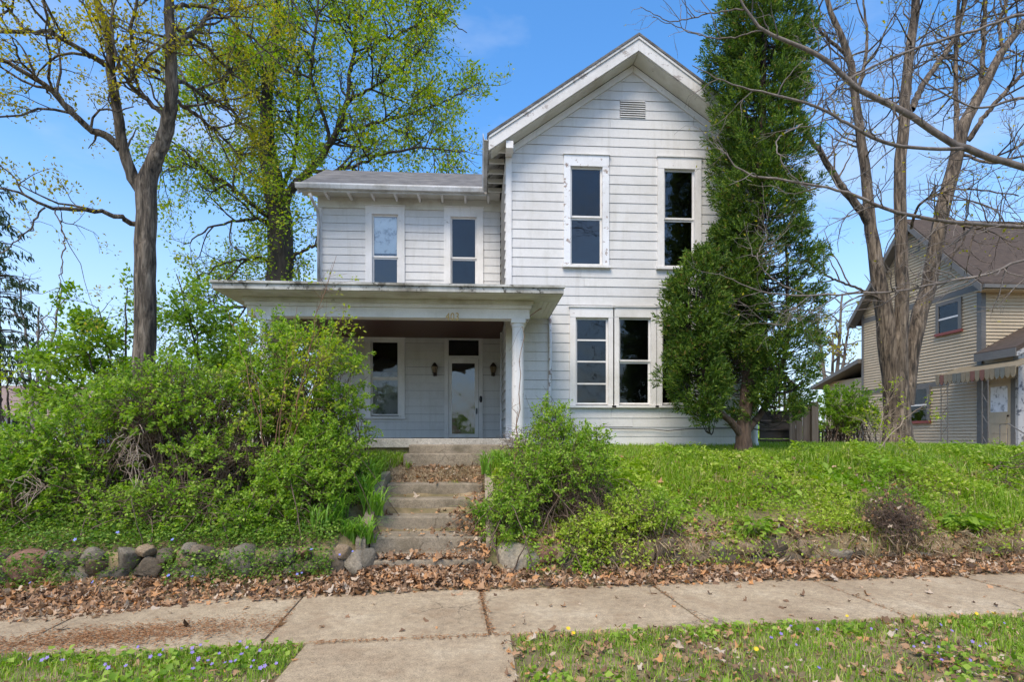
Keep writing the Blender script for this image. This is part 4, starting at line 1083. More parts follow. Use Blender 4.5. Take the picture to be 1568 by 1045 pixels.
# ------------------------------------------------------------------ left maple
rng = np.random.default_rng(11)
YL = 10.0
wd, tips = [], []
trunk, tr_r = limb([(223, 715, YL, 52), (222, 640, YL, 40), (222, 560, YL, 37), (222, 440, YL, 35), (224, 330, YL, 34), (224, 285, YL, 34), (232, 258, YL, 28), (243, 230, YL, 25), (255, 200, YL, 24), (262, 152, YL - 0.1, 21), (262, 92, YL - 0.15, 19), (261, 46, YL - 0.2, 18), (259, 0, YL - 0.2, 16), (262, -80, YL - 0.2, 12), (255, -200, YL, 6)], 60, rng, 0.008)
wd.append((trunk, tr_r))
LM = [
 [(222, 300, YL, 24), (208, 278, YL, 22), (197, 255, YL - 0.05, 20), (186, 207, YL - 0.1, 18), (177, 156, YL - 0.2, 17), (168, 92, YL - 0.3, 15), (163, 37, YL - 0.35, 14), (150, 0, YL - 0.4, 12), (140, -70, YL - 0.5, 9), (120, -170, YL - 0.6, 4)],
 [(184, 228, YL - 0.1, 14), (160, 207, YL - 0.2, 14), (138, 197, YL - 0.3, 12), (106, 168, YL - 0.5, 11), (73, 133, YL - 0.7, 10), (37, 110, YL - 0.9, 9), (0, 90, YL - 1.1, 9), (-70, 65, YL - 1.4, 6), (-150, 20, YL - 1.6, 3)],
 [(160, 99, YL - 0.3, 10), (137, 84, YL - 0.5, 10), (115, 71, YL - 0.7, 9), (83, 53, YL - 0.9, 8), (41, 46, YL - 1.2, 8), (0, 48, YL - 1.4, 7), (-60, 40, YL - 1.7, 4)],
 [(36, 45, YL - 1.2, 7), (20, 22, YL - 1.2, 6), (2, 0, YL - 1.3, 5), (-30, -60, YL - 1.3, 3)],
 [(262, 80, YL - 0.1, 9), (275, 64, YL + 0.1, 9), (303, 46, YL + 0.4, 8), (321, 18, YL + 0.6, 6), (345, -30, YL + 0.8, 3)],
 [(246, 172, YL, 9), (222, 150, YL - 0.2, 9), (197, 126, YL - 0.5, 7), (179, 92, YL - 0.8, 5), (172, 40, YL - 1.0, 4), (180, -20, YL - 1.1, 2)],
 [(244, 110, YL, 8), (228, 105, YL - 0.2, 8), (214, 96, YL - 0.4, 7), (204, 70, YL - 0.5, 7), (200, 45, YL - 0.6, 6), (211, 0, YL - 0.7, 5), (218, -60, YL - 0.7, 3)],
 [(206, 343, YL, 10), (185, 333, YL - 0.2, 9), (156, 325, YL - 0.4, 8), (115, 321, YL - 0.7, 8), (69, 317, YL - 1.0, 6), (37, 298, YL - 1.2, 5), (0, 289, YL - 1.4, 4), (-60, 275, YL - 1.6, 2)],
 [(69, 318, YL - 1.0, 4), (48, 345, YL - 1.1, 4), (28, 367, YL - 1.2, 3), (0, 390, YL - 1.3, 3), (-40, 420, YL - 1.3, 2)],
 [(85, 319, YL - 0.9, 3), (97, 355, YL - 1.0, 3), (97, 390, YL - 1.1, 3), (93, 430, YL - 1.2, 2), (86, 462, YL - 1.2, 2)],
 [(262, 120, YL + 0.1, 8), (285, 128, YL + 0.5, 7), (315, 150, YL + 0.9, 5), (345, 168, YL + 1.2, 4), (390, 205, YL + 1.4, 2)],
 [(262, 150, YL + 0.1, 7), (300, 175, YL + 0.7, 6), (345, 215, YL + 1.1, 4), (385, 265, YL + 1.3, 2)],
 [(261, 10, YL + 0.1, 8), (310, 10, YL + 0.8, 6), (370, 45, YL + 1.3, 4), (440, 110, YL + 1.6, 2)],
 [(260, -40, YL + 0.1, 9), (330, -60, YL + 0.9, 6), (420, -30, YL + 1.4, 4), (480, 50, YL + 1.6, 2)],
 [(262, 40, YL + 0.1, 8), (300, 60, YL + 0.6, 6), (350, 105, YL + 1.0, 4), (400, 150, YL + 1.2, 2)],
]
parents = [limb(t, 22, rng, 0.012) for t in LM]
wd += parents
PM = [dict(den=3.8, len=(0.4, 1.6), r=0.022, ang=(35, 75), t0=0.12, seg=6, wob=0.22, up=0.02),
      dict(den=3.8, len=(0.25, 0.75), r=0.009, ang=(30, 65), seg=4, wob=0.22, up=0.0),
      dict(den=5.5, len=(0.10, 0.3), r=0.004, ang=(25, 60), seg=3, wob=0.2, rmin=0.0018)]
for p, r in parents + [(trunk[28:], tr_r[28:])]: grow(wd, tips, p, r, 0, PM, rng)
tree('maple_tree', 'tall maple with forked dark trunk and sparse yellow leaves behind the left hedge', 'tree', tuple(at(222, 700, YL)), wd, tips, 'bark', 'leaf_maple', 0.055, 4.6, rng, trunk_n=1 + len(parents), spread=0.07)

# ------------------------------------------------------------------ big tree behind the wing
rng = np.random.default_rng(12)
YB = 22.0
wd, tips = [], []
LB = [
 [(425, 700, YB, 54), (427, 560, YB, 46), (427, 421, YB, 42), (429, 337, YB, 40), (420, 285, YB, 34), (411, 236, YB, 26), (406, 168, YB, 20), (416, 84, YB, 15), (423, 25, YB, 12), (424, -60, YB, 8), (430, -170, YB, 4)],
 [(432, 320, YB, 26), (448, 288, YB, 24), (475, 258, YB, 20), (500, 228, YB + 0.2, 17), (516, 202, YB + 0.4, 15), (528, 164, YB + 0.6, 13), (537, 105, YB + 0.8, 10), (549, 0, YB + 1, 7), (556, -110, YB + 1, 3)],
 [(505, 222, YB, 10), (497, 181, YB - 0.3, 10), (482, 139, YB - 0.5, 9), (478, 84, YB - 0.7, 8), (486, 25, YB - 0.8, 6), (492, -80, YB - 0.8, 3)],
 [(530, 158, YB + 0.5, 8), (550, 145, YB + 0.2, 8), (575, 130, YB - 0.2, 7), (617, 101, YB - 0.5, 5), (660, 60, YB - 0.6, 3)],
 [(538, 100, YB + 0.7, 7), (565, 75, YB + 0.4, 7), (600, 57, YB + 0.2, 6), (638, 38, YB, 5), (680, 10, YB, 3)],
 [(470, 262, YB, 12), (505, 262, YB - 0.8, 10), (549, 252, YB - 1.2, 8), (583, 236, YB - 1.6, 7), (650, 227, YB - 2, 5), (715, 232, YB - 2.2, 3)],
 [(516, 200, YB + 0.4, 9), (570, 190, YB + 0.2, 8), (640, 170, YB, 6), (690, 150, YB, 4), (735, 125, YB, 2)],
 [(418, 334, YB, 18), (400, 325, YB - 0.5, 14), (360, 290, YB - 1.0, 11), (310, 258, YB - 1.5, 8), (270, 222, YB - 2, 5), (225, 190, YB - 2.2, 3)],
 [(418, 345, YB, 12), (395, 335, YB - 0.8, 10), (360, 340, YB - 1.2, 7), (320, 350, YB - 1.6, 5), (280, 375, YB - 1.8, 3)],
 [(411, 240, YB, 12), (385, 205, YB - 0.6, 10), (350, 160, YB - 1.0, 8), (330, 100, YB - 1.2, 6), (320, 30, YB - 1.2, 4), (310, -60, YB - 1.2, 2)],
 [(406, 170, YB, 9), (380, 120, YB + 0.6, 8), (365, 60, YB + 1.0, 6), (360, -20, YB + 1.0, 4)],
 [(428, 300, YB, 12), (450, 240, YB + 0.9, 10), (458, 160, YB + 1.6, 8), (450, 70, YB + 2, 5), (445, -40, YB + 2, 3)],
 [(440, 400, YB, 10), (470, 380, YB - 0.5, 8), (500, 372, YB - 1.0, 6), (560, 350, YB - 1.2, 4)],
 [(418, 400, YB, 10), (385, 395, YB - 0.6, 8), (340, 405, YB - 1, 5), (295, 430, YB - 1, 3)],
 [(550, -10, YB + 0.9, 6), (610, -20, YB + 0.5, 5), (670, 20, YB + 0.3, 4), (715, 50, YB, 2)],
 [(420, 480, YB, 9), (380, 470, YB - 0.8, 7), (320, 480, YB - 1.3, 5), (260, 500, YB - 1.5, 3)],
]
LB = [t if k == 0 else [(a, b, y, w * 0.6) for a, b, y, w in t] for k, t in enumerate(LB)]
parents = [limb(t, 24, rng, 0.03) for t in LB]
wd += parents
PB = [dict(den=2.0, len=(1.0, 2.6), r=0.05, ang=(30, 70), t0=0.22, seg=6, wob=0.2, up=0.03),
      dict(den=3.1, len=(0.5, 1.5), r=0.02, ang=(30, 65), seg=5, wob=0.2, up=0.02),
      dict(den=4.6, len=(0.3, 0.9), r=0.008, ang=(25, 65), seg=3, wob=0.25, rmin=0.004)]
for k, (p, r) in enumerate(parents): grow(wd, tips, p, r, 0, PB, rng) if k else grow(wd, tips, p[9:], r[9:], 0, PB, rng)
# twigs filling the outline of the crown, each joined to the nearest limb
env = [(262, -30), (690, -30), (735, 80), (742, 170), (725, 268), (560, 275), (480, 300), (478, 430), (330, 440), (268, 400), (250, 250), (248, 100)]
def inside(x, y):
    c = False; j = len(env) - 1
    for i in range(len(env)):
        (xi, yi), (xj, yj) = env[i], env[j]
        if (yi > y) != (yj > y) and x < (xj - xi) * (y - yi) / (yj - yi) + xi: c = not c
        j = i
    return c
WP = np.concatenate([p[2:] for p, r in wd if r[0] > 0.012])
made = 0
while made < 430:
    ex_, ey_ = rng.uniform(245, 745), rng.uniform(-30, 440)
    if not inside(ex_ + rng.normal(0, 14), ey_ + rng.normal(0, 14)): continue
    if math.sin(ex_ * 0.031 + 1.0) + math.sin(ey_ * 0.037 + ex_ * 0.013) + rng.normal(0, 0.5) < -0.75: continue
    c = np.array(at(ex_, ey_, YB + rng.normal(0, 1.5)))
    dd = np.linalg.norm(WP - c, axis=1); i = int(dd.argmin())
    if dd[i] > 3.2: continue
    made += 1
    a0 = WP[i]; m_ = (a0 + c) / 2 + rng.normal(0, 0.15, 3) + np.array([0, 0, -0.1 * dd[i]])
    q, r = smooth_poly([a0, m_, c], [0.016, 0.011, 0.005], 8, rng, 0.015); wd.append((q, r))
    grow(wd, tips, q, r, 0, [dict(den=5.0, min=3, len=(0.3, 0.9), r=0.006, ang=(25, 75), t0=0.4, seg=4, wob=0.25, rmin=0.003)], rng)
# ivy on the trunk
tp, tr2 = parents[0]
for _ in range(800):
    i = rng.integers(5, 14); a = rng.uniform(0, 6.28)
    tips.append((tp[i] + np.array([math.cos(a), math.sin(a), 0]) * tr2[i] * rng.uniform(1.0, 1.7) + (tp[i + 1] - tp[i]) * rng.uniform(0, 1), np.array([math.cos(a), math.sin(a), 0.2])))
tree('large_tree', 'huge spreading tree in fresh green leaf rising behind the left wing', 'tree', tuple(at(425, 700, YB)), wd, tips, 'bark_dark', 'leaf_big', 0.12, 2.1, rng, trunk_n=len(parents), spread=0.13)
print('big tree tips', len(tips))

# ------------------------------------------------------------------ right multi-stem maple
rng = np.random.default_rng(13)
YT = 13.0
wd, tips = [], []
LR = [
 [(1376, 705, YT, 78), (1374, 670, YT, 60), (1373, 626, YT, 50), (1368, 570, YT, 50), (1358, 511, YT, 40), (1348, 446, YT, 32), (1339, 390, YT, 27), (1332, 337, YT, 23), (1326, 269, YT, 20), (1316, 202, YT, 18), (1309, 139, YT, 16), (1297, 80, YT, 14), (1280, 38, YT, 11), (1267, 0, YT, 9), (1255, -80, YT, 5)],
 [(1380, 640, YT - 0.05, 40), (1378, 580, YT - 0.1, 34), (1380, 500, YT - 0.15, 29), (1381, 438, YT - 0.2, 27), (1381, 379, YT - 0.2, 25), (1377, 295, YT - 0.2, 24), (1381, 219, YT - 0.2, 23), (1387, 139, YT - 0.2, 21), (1394, 63, YT - 0.2, 19), (1402, 0, YT - 0.2, 17), (1412, -100, YT - 0.2, 10), (1415, -200, YT, 5)],
 [(1384, 620, YT, 40), (1392, 560, YT, 36), (1406, 490, YT, 33), (1423, 434, YT, 32), (1440, 337, YT, 31), (1461, 253, YT, 29), (1478, 189, YT, 26), (1503, 139, YT, 22), (1537, 76, YT, 18), (1568, 34, YT, 15), (1620, -50, YT, 9), (1660, -150, YT, 4)],
 [(1333, 345, YT, 18), (1318, 322, YT - 0.1, 17), (1298, 297, YT - 0.2, 15), (1280, 274, YT - 0.3, 14), (1263, 244, YT - 0.4, 12), (1235, 200, YT - 0.5, 9), (1215, 140, YT - 0.5, 7), (1200, 60, YT - 0.5, 5)],
 [(1396, 168, YT, 15), (1408, 140, YT + 0.2, 14), (1427, 109, YT + 0.4, 13), (1461, 59, YT + 0.6, 11), (1478, 0, YT + 0.7, 9), (1490, -90, YT + 0.7, 5)],
 [(1482, 215, YT, 13), (1510, 175, YT - 0.3, 11), (1540, 140, YT - 0.5, 10), (1575, 105, YT - 0.7, 8), (1640, 40, YT - 0.9, 4)],
 [(1466, 235, YT, 12), (1464, 168, YT + 0.5, 11), (1463, 84, YT + 0.8, 9), (1466, 20, YT + 0.9, 7), (1470, -70, YT + 0.9, 4)],
 [(1503, 142, YT, 12), (1504, 105, YT + 0.3, 11), (1507, 42, YT + 0.5, 9), (1511, -20, YT + 0.5, 7), (1515, -100, YT + 0.5, 3)],
 [(1537, 78, YT, 9), (1530, 40, YT + 0.2, 8), (1540, 0, YT + 0.3, 7), (1545, -80, YT + 0.3, 4)],
 [(1311, 145, YT, 9), (1322, 110, YT + 0.3, 8), (1328, 60, YT + 0.4, 6), (1322, 0, YT + 0.4, 4), (1318, -60, YT + 0.4, 2)],
 [(1300, 88, YT, 8), (1270, 60, YT - 0.2, 7), (1235, 20, YT - 0.4, 5), (1215, -40, YT - 0.4, 3)],
 [(1350, 460, YT - 0.1, 6), (1310, 440, YT - 0.4, 5), (1270, 425, YT - 0.6, 4), (1235, 400, YT - 0.8, 3)],
 [(1395, 350, YT - 0.2, 7), (1405, 318, YT - 0.6, 6), (1430, 300, YT - 0.9, 5), (1480, 290, YT - 1.1, 4), (1560, 300, YT - 1.2, 3)],
 [(1470, 235, YT, 8), (1520, 250, YT - 0.5, 6), (1568, 240, YT - 0.8, 5), (1640, 250, YT - 1, 3)],
 [(1443, 330, YT, 8), (1490, 350, YT - 0.6, 6), (1540, 340, YT - 0.9, 4), (1600, 350, YT - 1, 3)],
]
LR = [[(a, b, y, w * 0.82) for a, b, y, w in t] for t in LR]
parents = [limb(t, 30, rng, 0.01) for t in LR]
wd += parents
PR = [dict(den=3.0, len=(0.7, 2.0), r=0.024, ang=(35, 80), t0=0.25, seg=7, wob=0.2, up=0.03),
      dict(den=2.8, len=(0.35, 1.0), r=0.010, ang=(30, 70), seg=5, wob=0.22, up=0.0),
      dict(den=4.6, len=(0.15, 0.5), r=0.006, ang=(25, 65), seg=3, wob=0.22, rmin=0.003)]
for k, (p, r) in enumerate(parents): grow(wd, tips, p[(12 if k < 3 else 0):], r[(12 if k < 3 else 0):], 0, PR, rng)
tree('maple_tree', 'multi-stemmed maple with bare branches standing before the tan house', 'tree', tuple(at(1375, 695, YT)), wd, tips, 'bark_warm', 'leaf_maple', 0.08, 0.22, rng, trunk_n=len(parents), spread=0.03)

# trees added behind the viewer so the window panes have something to mirror
srcs = [o for o in COL.objects if o.parent is None and o.name.startswith('maple_tree')]
for k, (x, y, rz, sc, lab) in enumerate(((-7.6, -15, 0.6, 1.7, 'tall bare tree added across the street, leftmost of the four mirrored in the windows'), (-1.2, -16.5, 2.3, 1.8, 'tall bare tree added across the street, second from the left of the mirrored four'), (5.4, -15, 4.0, 1.8, 'tall bare tree added across the street, third from the left of the mirrored four'), (12.5, -16, 5.2, 1.7, 'tall bare tree added across the street, rightmost of the four mirrored in the windows'))):
    src = srcs[k % len(srcs)]
    c = src.copy(); COL.objects.link(c)
    c.location = (x, y, 0.0); c.rotation_euler.z = rz; c.scale = (sc,) * 3
    c.name = 'street_tree'; tag(c, lab, 'tree', 'trees added across the street')
    for ch in [q for q in COL.objects if q.parent is src]:
        d = ch.copy(); COL.objects.link(d); d.parent = c

# ------------------------------------------------------------------ street tree at the right, its limbs reaching into view
rng = np.random.default_rng(14)
YQ = 7.4
q0 = at(1900, 500, YQ)
wd, tips = [], []
tb = np.array([[q0.x, YQ, float(gz(q0.x, YQ)) - 0.1], [q0.x, YQ, 1.6], [q0.x - 0.05, YQ, 3.5], [q0.x, YQ + 0.05, 5.5], [q0.x + 0.1, YQ, 8.0], [q0.x, YQ, 10.5]])
tp, trd = smooth_poly(tb, [0.30, 0.24, 0.21, 0.18, 0.11, 0.03], 24)
wd.append((tp, trd))
LQ = [
 [(1905, 330, YQ, 20), (1740, 300, YQ - 0.1, 15), (1640, 280, YQ - 0.2, 14), (1568, 257, YQ - 0.2, 13), (1520, 242, YQ - 0.2, 13), (1478, 227, YQ - 0.2, 13), (1440, 210, YQ - 0.2, 12), (1381, 168, YQ - 0.2, 11), (1318, 139, YQ - 0.2, 9), (1271, 97, YQ - 0.2, 8), (1229, 72, YQ - 0.2, 7), (1170, 46, YQ - 0.2, 5), (1141, 13, YQ - 0.2, 4), (1120, -30, YQ - 0.2, 2)],
 [(1905, 380, YQ, 14), (1700, 352, YQ - 0.3, 10), (1568, 349, YQ - 0.5, 8), (1436, 337, YQ - 0.6, 7), (1356, 320, YQ - 0.6, 6), (1309, 299, YQ - 0.6, 5), (1263, 286, YQ - 0.6, 4), (1196, 276, YQ - 0.6, 4), (1141, 265, YQ - 0.6, 3), (1103, 227, YQ - 0.6, 1.5)],
 [(1478, 227, YQ - 0.2, 7), (1406, 227, YQ - 0.4, 6), (1347, 215, YQ - 0.5, 6), (1297, 189, YQ - 0.5, 5), (1271, 173, YQ - 0.5, 5), (1213, 152, YQ - 0.5, 4), (1154, 139, YQ - 0.5, 3), (1103, 122, YQ - 0.5, 2), (1060, 100, YQ - 0.5, 1.2)],
 [(1905, 100, YQ, 12), (1700, 20, YQ + 0.2, 8), (1568, 21, YQ + 0.2, 6), (1507, 42, YQ + 0.2, 5), (1423, 67, YQ + 0.2, 5), (1339, 101, YQ + 0.2, 4), (1290, 130, YQ + 0.1, 3), (1250, 165, YQ, 1.5)],
 [(1905, 430, YQ, 12), (1700, 385, YQ - 0.6, 7), (1568, 398, YQ - 0.9, 6), (1519, 419, YQ - 0.9, 5), (1450, 431, YQ - 0.9, 5), (1392, 444, YQ - 0.9, 4), (1346, 448, YQ - 0.9, 4), (1297, 450, YQ - 0.9, 3.5), (1240, 453, YQ - 0.9, 3), (1180, 450, YQ - 0.9, 2.5), (1140, 438, YQ - 0.9, 2), (1112, 425, YQ - 0.9, 1.2)],
 [(1141, 13, YQ - 0.2, 3), (1090, 20, YQ, 2.5), (1030, 32, YQ + 0.2, 2), (980, 10, YQ + 0.2, 1.3)],
 [(1170, 46, YQ - 0.2, 3), (1110, 58, YQ, 2.5), (1060, 50, YQ + 0.2, 2), (1000, 25, YQ + 0.2, 1.2)],
 [(1905, 200, YQ, 12), (1720, 150, YQ - 0.3, 8), (1568, 150, YQ - 0.4, 6), (1500, 165, YQ - 0.4, 4), (1440, 140, YQ - 0.4, 3), (1390, 105, YQ - 0.4, 1.5)],
 [(1229, 190, YQ - 0.5, 3), (1190, 215, YQ - 0.7, 2.5), (1205, 260, YQ - 0.8, 2), (1250, 300, YQ - 0.8, 1.5)],
 [(1230, 452, YQ - 0.9, 2.5), (1180, 425, YQ - 0.9, 2.2), (1160, 395, YQ - 0.9, 1.8), (1175, 360, YQ - 0.9, 1.2)],
 [(1240, 453, YQ - 0.9, 2.2), (1215, 475, YQ - 1.0, 2), (1200, 505, YQ - 1.0, 1.4)],
]
parents = [limb(t, 30, rng, 0.006) for t in LQ]
wd += parents
PQ = [dict(den=4.0, len=(0.35, 1.1), r=0.009, ang=(30, 75), t0=0.28, seg=6, wob=0.22, up=0.02, rmin=0.0022),
      dict(den=4.0, len=(0.15, 0.5), r=0.005, ang=(30, 65), seg=4, wob=0.22, rmin=0.0018),
      dict(den=4.5, len=(0.08, 0.28), r=0.0032, ang=(25, 60), seg=3, wob=0.2, rmin=0.002)]
for p, r in parents: grow(wd, tips, p, r, 0, PQ, rng)
tree('street_tree', 'bare street tree reaching long pale limbs in front of the cedar', 'tree', tuple(tp[0]), wd, tips, 'branch_pale', 'leaf_maple', 0.035, 0.16, rng, trunk_n=1 + len(parents), spread=0.01)

# ------------------------------------------------------------------ cedar by the house corner
rng = np.random.default_rng(15)
YC = 10.15
cb = at(1140, 690, YC)
ced = empty('cedar_tree', tuple(cb), 'tall dark green cedar hiding the right corner of the white house', 'tree')
def prof(tab):
    ys = [t[0] for t in tab]
    return lambda y: (np.interp(y, ys, [t[1] for t in tab]), np.interp(y, ys, [t[2] for t in tab]))
main = prof([(-150, 1172, 4), (-90, 1170, 34), (0, 1168, 58), (60, 1164, 64), (100, 1162, 66), (200, 1166, 64), (300, 1164, 66), (360, 1170, 68), (430, 1178, 70), (500, 1188, 64), (560, 1192, 62), (610, 1188, 54), (640, 1174, 38), (656, 1168, 10)])
left = prof([(380, 1082, 8), (410, 1077, 22), (440, 1068, 35), (500, 1066, 40), (560, 1069, 41), (605, 1070, 39), (640, 1086, 26), (654, 1094, 8)])
mid = prof([(330, 1126, 18), (420, 1116, 38), (520, 1120, 42), (600, 1134, 30)])
wd = [limb([(1141, 702, YC, 34), (1138, 672, YC, 25), (1140, 640, YC, 21), (1148, 560, YC, 22), (1156, 440, YC, 18), (1164, 300, YC, 14), (1168, 150, YC, 10), (1172, 0, YC, 6), (1174, -120, YC, 2)], 30, rng, 0.006),
      limb([(1136, 668, YC, 14), (1122, 650, YC - 0.1, 12), (1104, 632, YC - 0.2, 9), (1084, 600, YC - 0.25, 8), (1074, 520, YC - 0.25, 6), (1078, 420, YC - 0.2, 3), (1080, 385, YC - 0.2, 1.5)], 20, rng, 0.006),
      limb([(1144, 660, YC, 14), (1160, 640, YC + 0.1, 11), (1185, 600, YC + 0.3, 9), (1205, 520, YC + 0.35, 7), (1205, 420, YC + 0.35, 5), (1200, 330, YC + 0.3, 3)], 20, rng, 0.006)]
nt = len(wd)
SP, SD, SPH = [], [], []
def clumps(pf, y0, y1, n, dep, cy, crange=(0.08, 0.19)):
    made = 0
    while made < n:
        y = rng.uniform(y0, y1); cx, hw = pf(y)
        if rng.uniform() > (hw + 12) / 72: continue
        a = rng.uniform(0, 2 * np.pi); rr = math.sqrt(rng.uniform(0.18, 1.0)) * rng.uniform(0.8, 1.3)
        k = mpp(cb.x, cy); axis = np.array(at(cx, y, cy))
        out = np.array([math.cos(a), math.sin(a) * dep, 0])
        c = axis + out * hw * k * rr
        c[1] = min(c[1], YG - 0.12)if c[0] < XGR else c[1]
        made += 1
        rc = rng.uniform(*crange); outd = unit(np.array([math.cos(a), math.sin(a), 0.75]))
        m = int(26 * (rc / 0.16) ** 2)
        off = rng.normal(0, 1, (m, 3)); off = unit(off) * (rng.uniform(0.2, 1, (m, 1)) ** 0.5) * rc * np.array([1, 1, 1.15])
        SP.append(c + off); SD.append(np.repeat(outd[None], m, 0) + off / rc * 0.6)
        if rr > 0.4:
            st = axis - np.array([0, 0, 0.25]); mdp = (st + c) / 2 - np.array([0, 0, 0.08])
            wd.append(smooth_poly([st, mdp, c], [0.014, 0.009, 0.004], 5))
clumps(main, -150, 656, 600, 0.9, YC + 0.05)
clumps(main, -120, 330, 170, 0.9, YC + 0.05)
clumps(left, 386, 650, 215, 0.85, YC - 0.25, (0.08, 0.17))
clumps(mid, 330, 590, 120, 0.8, YC + 0.0)
SP, SD = np.concatenate(SP), unit(np.concatenate(SD))
# each spray: a flat fan of narrow leaflets
nl = 9
fanN = unit(np.cross(SD, rng.normal(size=SD.shape)))
fanS = np.cross(fanN, SD)
LP, LD = [], []
for k in range(nl):
    t = (k + 0.5) / nl; sgn = 1 if k % 2 else -1
    LP.append(SP + SD * (0.13 * t))
    LD.append(unit(SD * 1.0 + fanS * sgn * 0.85))
LP, LD = np.concatenate(LP), np.concatenate(LD)
link('trunk', tubes_mesh('trunk', wd[:nt], sides), ced, M['bark_cedar'])
link('branches', tubes_mesh('branches', wd[nt:], sides), ced, M['bark_dark'])['kind'] = 'stuff'
link('crown', leaves('crown', LP, LD, 0.074, rng, width=0.28, fold=0.1, up=0.0, jit=0.22), ced, M['leaf_cedar'])['kind'] = 'stuff'
print('cedar leaflets', len(LP))

# ------------------------------------------------------------------ shrubs
def shrub(name, label, cat, base, lobes, leafm, size, n_clump, per, rng, stem_mat='twig', group=None, sig=0.078, shell=(0.55, 1.12), stems=40, inner=60, face=0.25, width=0.62, stem_r=0.010, low=-0.45):
    """lobes: (px, py, Y, rx_px, rz_px, ry_m). Arching stems carry leaf clumps on the outer shell."""
    b = np.array(base, float)
    t = empty(name, tuple(b), label, cat, group)
    wd = []; P = []; D = []
    area = np.array([l[3] * l[4] for l in lobes], float); area /= area.sum()
    for (px, py, Y, rx, rz, ry), fr in zip(lobes, area):
        c = np.array(at(px, py, Y)); k = mpp(c[0], c[1]); R = np.array([rx * k, ry, rz * k])
        n = int(n_clump * fr) + 1
        for q in range(n):
            while True:
                d = unit(rng.normal(size=3) + np.array([0, -face, 0.25]))
                if d[2] > low: break
            p = c + d * R * rng.uniform(*shell)
            g = float(gz(p[0], p[1]))
            if p[2] < g + 0.02: p[2] = g + rng.uniform(0.02, 0.15)
            m = max(4, rng.poisson(per))
            sd0 = unit(d + np.array([0, 0, 0.45]) + rng.normal(0, 0.45, 3)); sl = rng.uniform(0.16, 0.46) * (sig / 0.078)
            s0 = p - sd0 * sl * 0.55; s1 = p + sd0 * sl * 0.45 + np.array([0, 0, -0.12 * sl])
            tt = rng.uniform(0, 1, (m, 1)) ** 0.75; rad_ = unit(rng.normal(size=(m, 3)))
            P.append(s0 + (s1 - s0) * tt + rad_ * sig * 0.42 * rng.uniform(0.2, 1.0, (m, 1))); D.append(sd0 * 0.5 + rad_ * 0.8 + np.array([0, 0, 0.15]))
            if q % 2 == 0: wd.append(smooth_poly([s0 - sd0 * sl * 0.3, p, s1], [0.0035, 0.0028, 0.0015], 5))
            if q < stems * fr * 3:
                bb = b + rng.normal(0, 1, 3) * np.array([0.35, 0.25, 0]) + (c - b) * np.array([0.75, 0.75, 0])
                bb[2] = float(gz(bb[0], bb[1]))
                mid = bb * 0.45 + p * 0.55 + np.array([0, 0, 0.18 * np.linalg.norm(p - bb)]) + rng.normal(0, 0.06, 3)
                wd.append(smooth_poly([bb, mid, p], [stem_r * rng.uniform(0.6, 1.3), stem_r * 0.55, 0.002], 9, rng, 0.008))
        for q in range(int(inner * fr)):
            p = c + unit(rng.normal(size=3)) * R * rng.uniform(0.2, 0.95)
            d = unit(rng.normal(size=3) + np.array([0, 0, 0.3])) * rng.uniform(0.15, 0.5)
            wd.append(smooth_poly([p, p + d * 0.5 + rng.normal(0, 0.03, 3), p + d], [0.004, 0.003, 0.0015], 5))
    link('stems', tubes_mesh('stems', wd, sides), t, M[stem_mat])['kind'] = 'stuff'
    P = np.concatenate(P); D = np.concatenate(D)
    g = gz(P[:, 0], P[:, 1]); P[:, 2] = np.maximum(P[:, 2], g + 0.01)
    link('foliage', leaves('foliage', P, D, size, rng, width=width, up=0.9, jit=0.8), t, M[leafm])['kind'] = 'stuff'
    return t
def gp3(px, Y): 
    x = xat(px, Y); return (x, Y, float(gz(x, Y)))
R_ = np.random.default_rng
shrub('shrub', 'broad green shrub in front of the left porch column', 'shrub', gp3(470, 8.2), [(482, 588, 8.2, 80, 86, 0.6), (500, 655, 7.9, 64, 60, 0.5), (425, 550, 8.4, 72, 66, 0.5), (400, 640, 8.1, 60, 90, 0.5)], 'leaf_shrub', 0.048, 640, 31, R_(21), stems=90, inner=260)
shrub('shrub', 'low dense shrub at the foot of the bank left of the steps', 'shrub', gp3(455, 7.2), [(460, 745, 7.2, 72, 58, 0.45), (425, 800, 7.0, 52, 42, 0.35), (500, 700, 7.5, 55, 50, 0.4)], 'leaf_shrub', 0.042, 600, 30, R_(22), stems=60, inner=120)
shrub('shrub', 'wide arching shrub with brown twiggy heart in the middle of the left hedge', 'shrub', gp3(300, 7.8), [(300, 625, 7.9, 120, 75, 0.75), (230, 640, 7.6, 90, 70, 0.6), (340, 700, 7.4, 85, 45, 0.5), (250, 590, 8.2, 90, 40, 0.5)], 'leaf_shrub', 0.047, 500, 28, R_(23), stems=240, inner=1300)
shrub('shrub', 'sprawling pale green shrub at the left edge of the hedge', 'shrub', gp3(100, 7.5), [(105, 705, 7.5, 100, 75, 0.7), (50, 740, 7.2, 90, 70, 0.6), (165, 640, 8.0, 75, 50, 0.6), (20, 725, 7.8, 70, 55, 0.6), (-60, 745, 7.6, 80, 70, 0.7)], 'leaf_shrub', 0.050, 740, 29, R_(24), stems=130, inner=420)
shrub('shrub', 'trailing shrub hanging down to the stones at the far left', 'shrub', gp3(10, 7.0), [(-10, 800, 6.9, 60, 60, 0.35), (40, 790, 7.0, 40, 40, 0.3), (130, 770, 7.0, 70, 30, 0.3)], 'leaf_shrub', 0.040, 260, 18, R_(25), stems=40, inner=80)
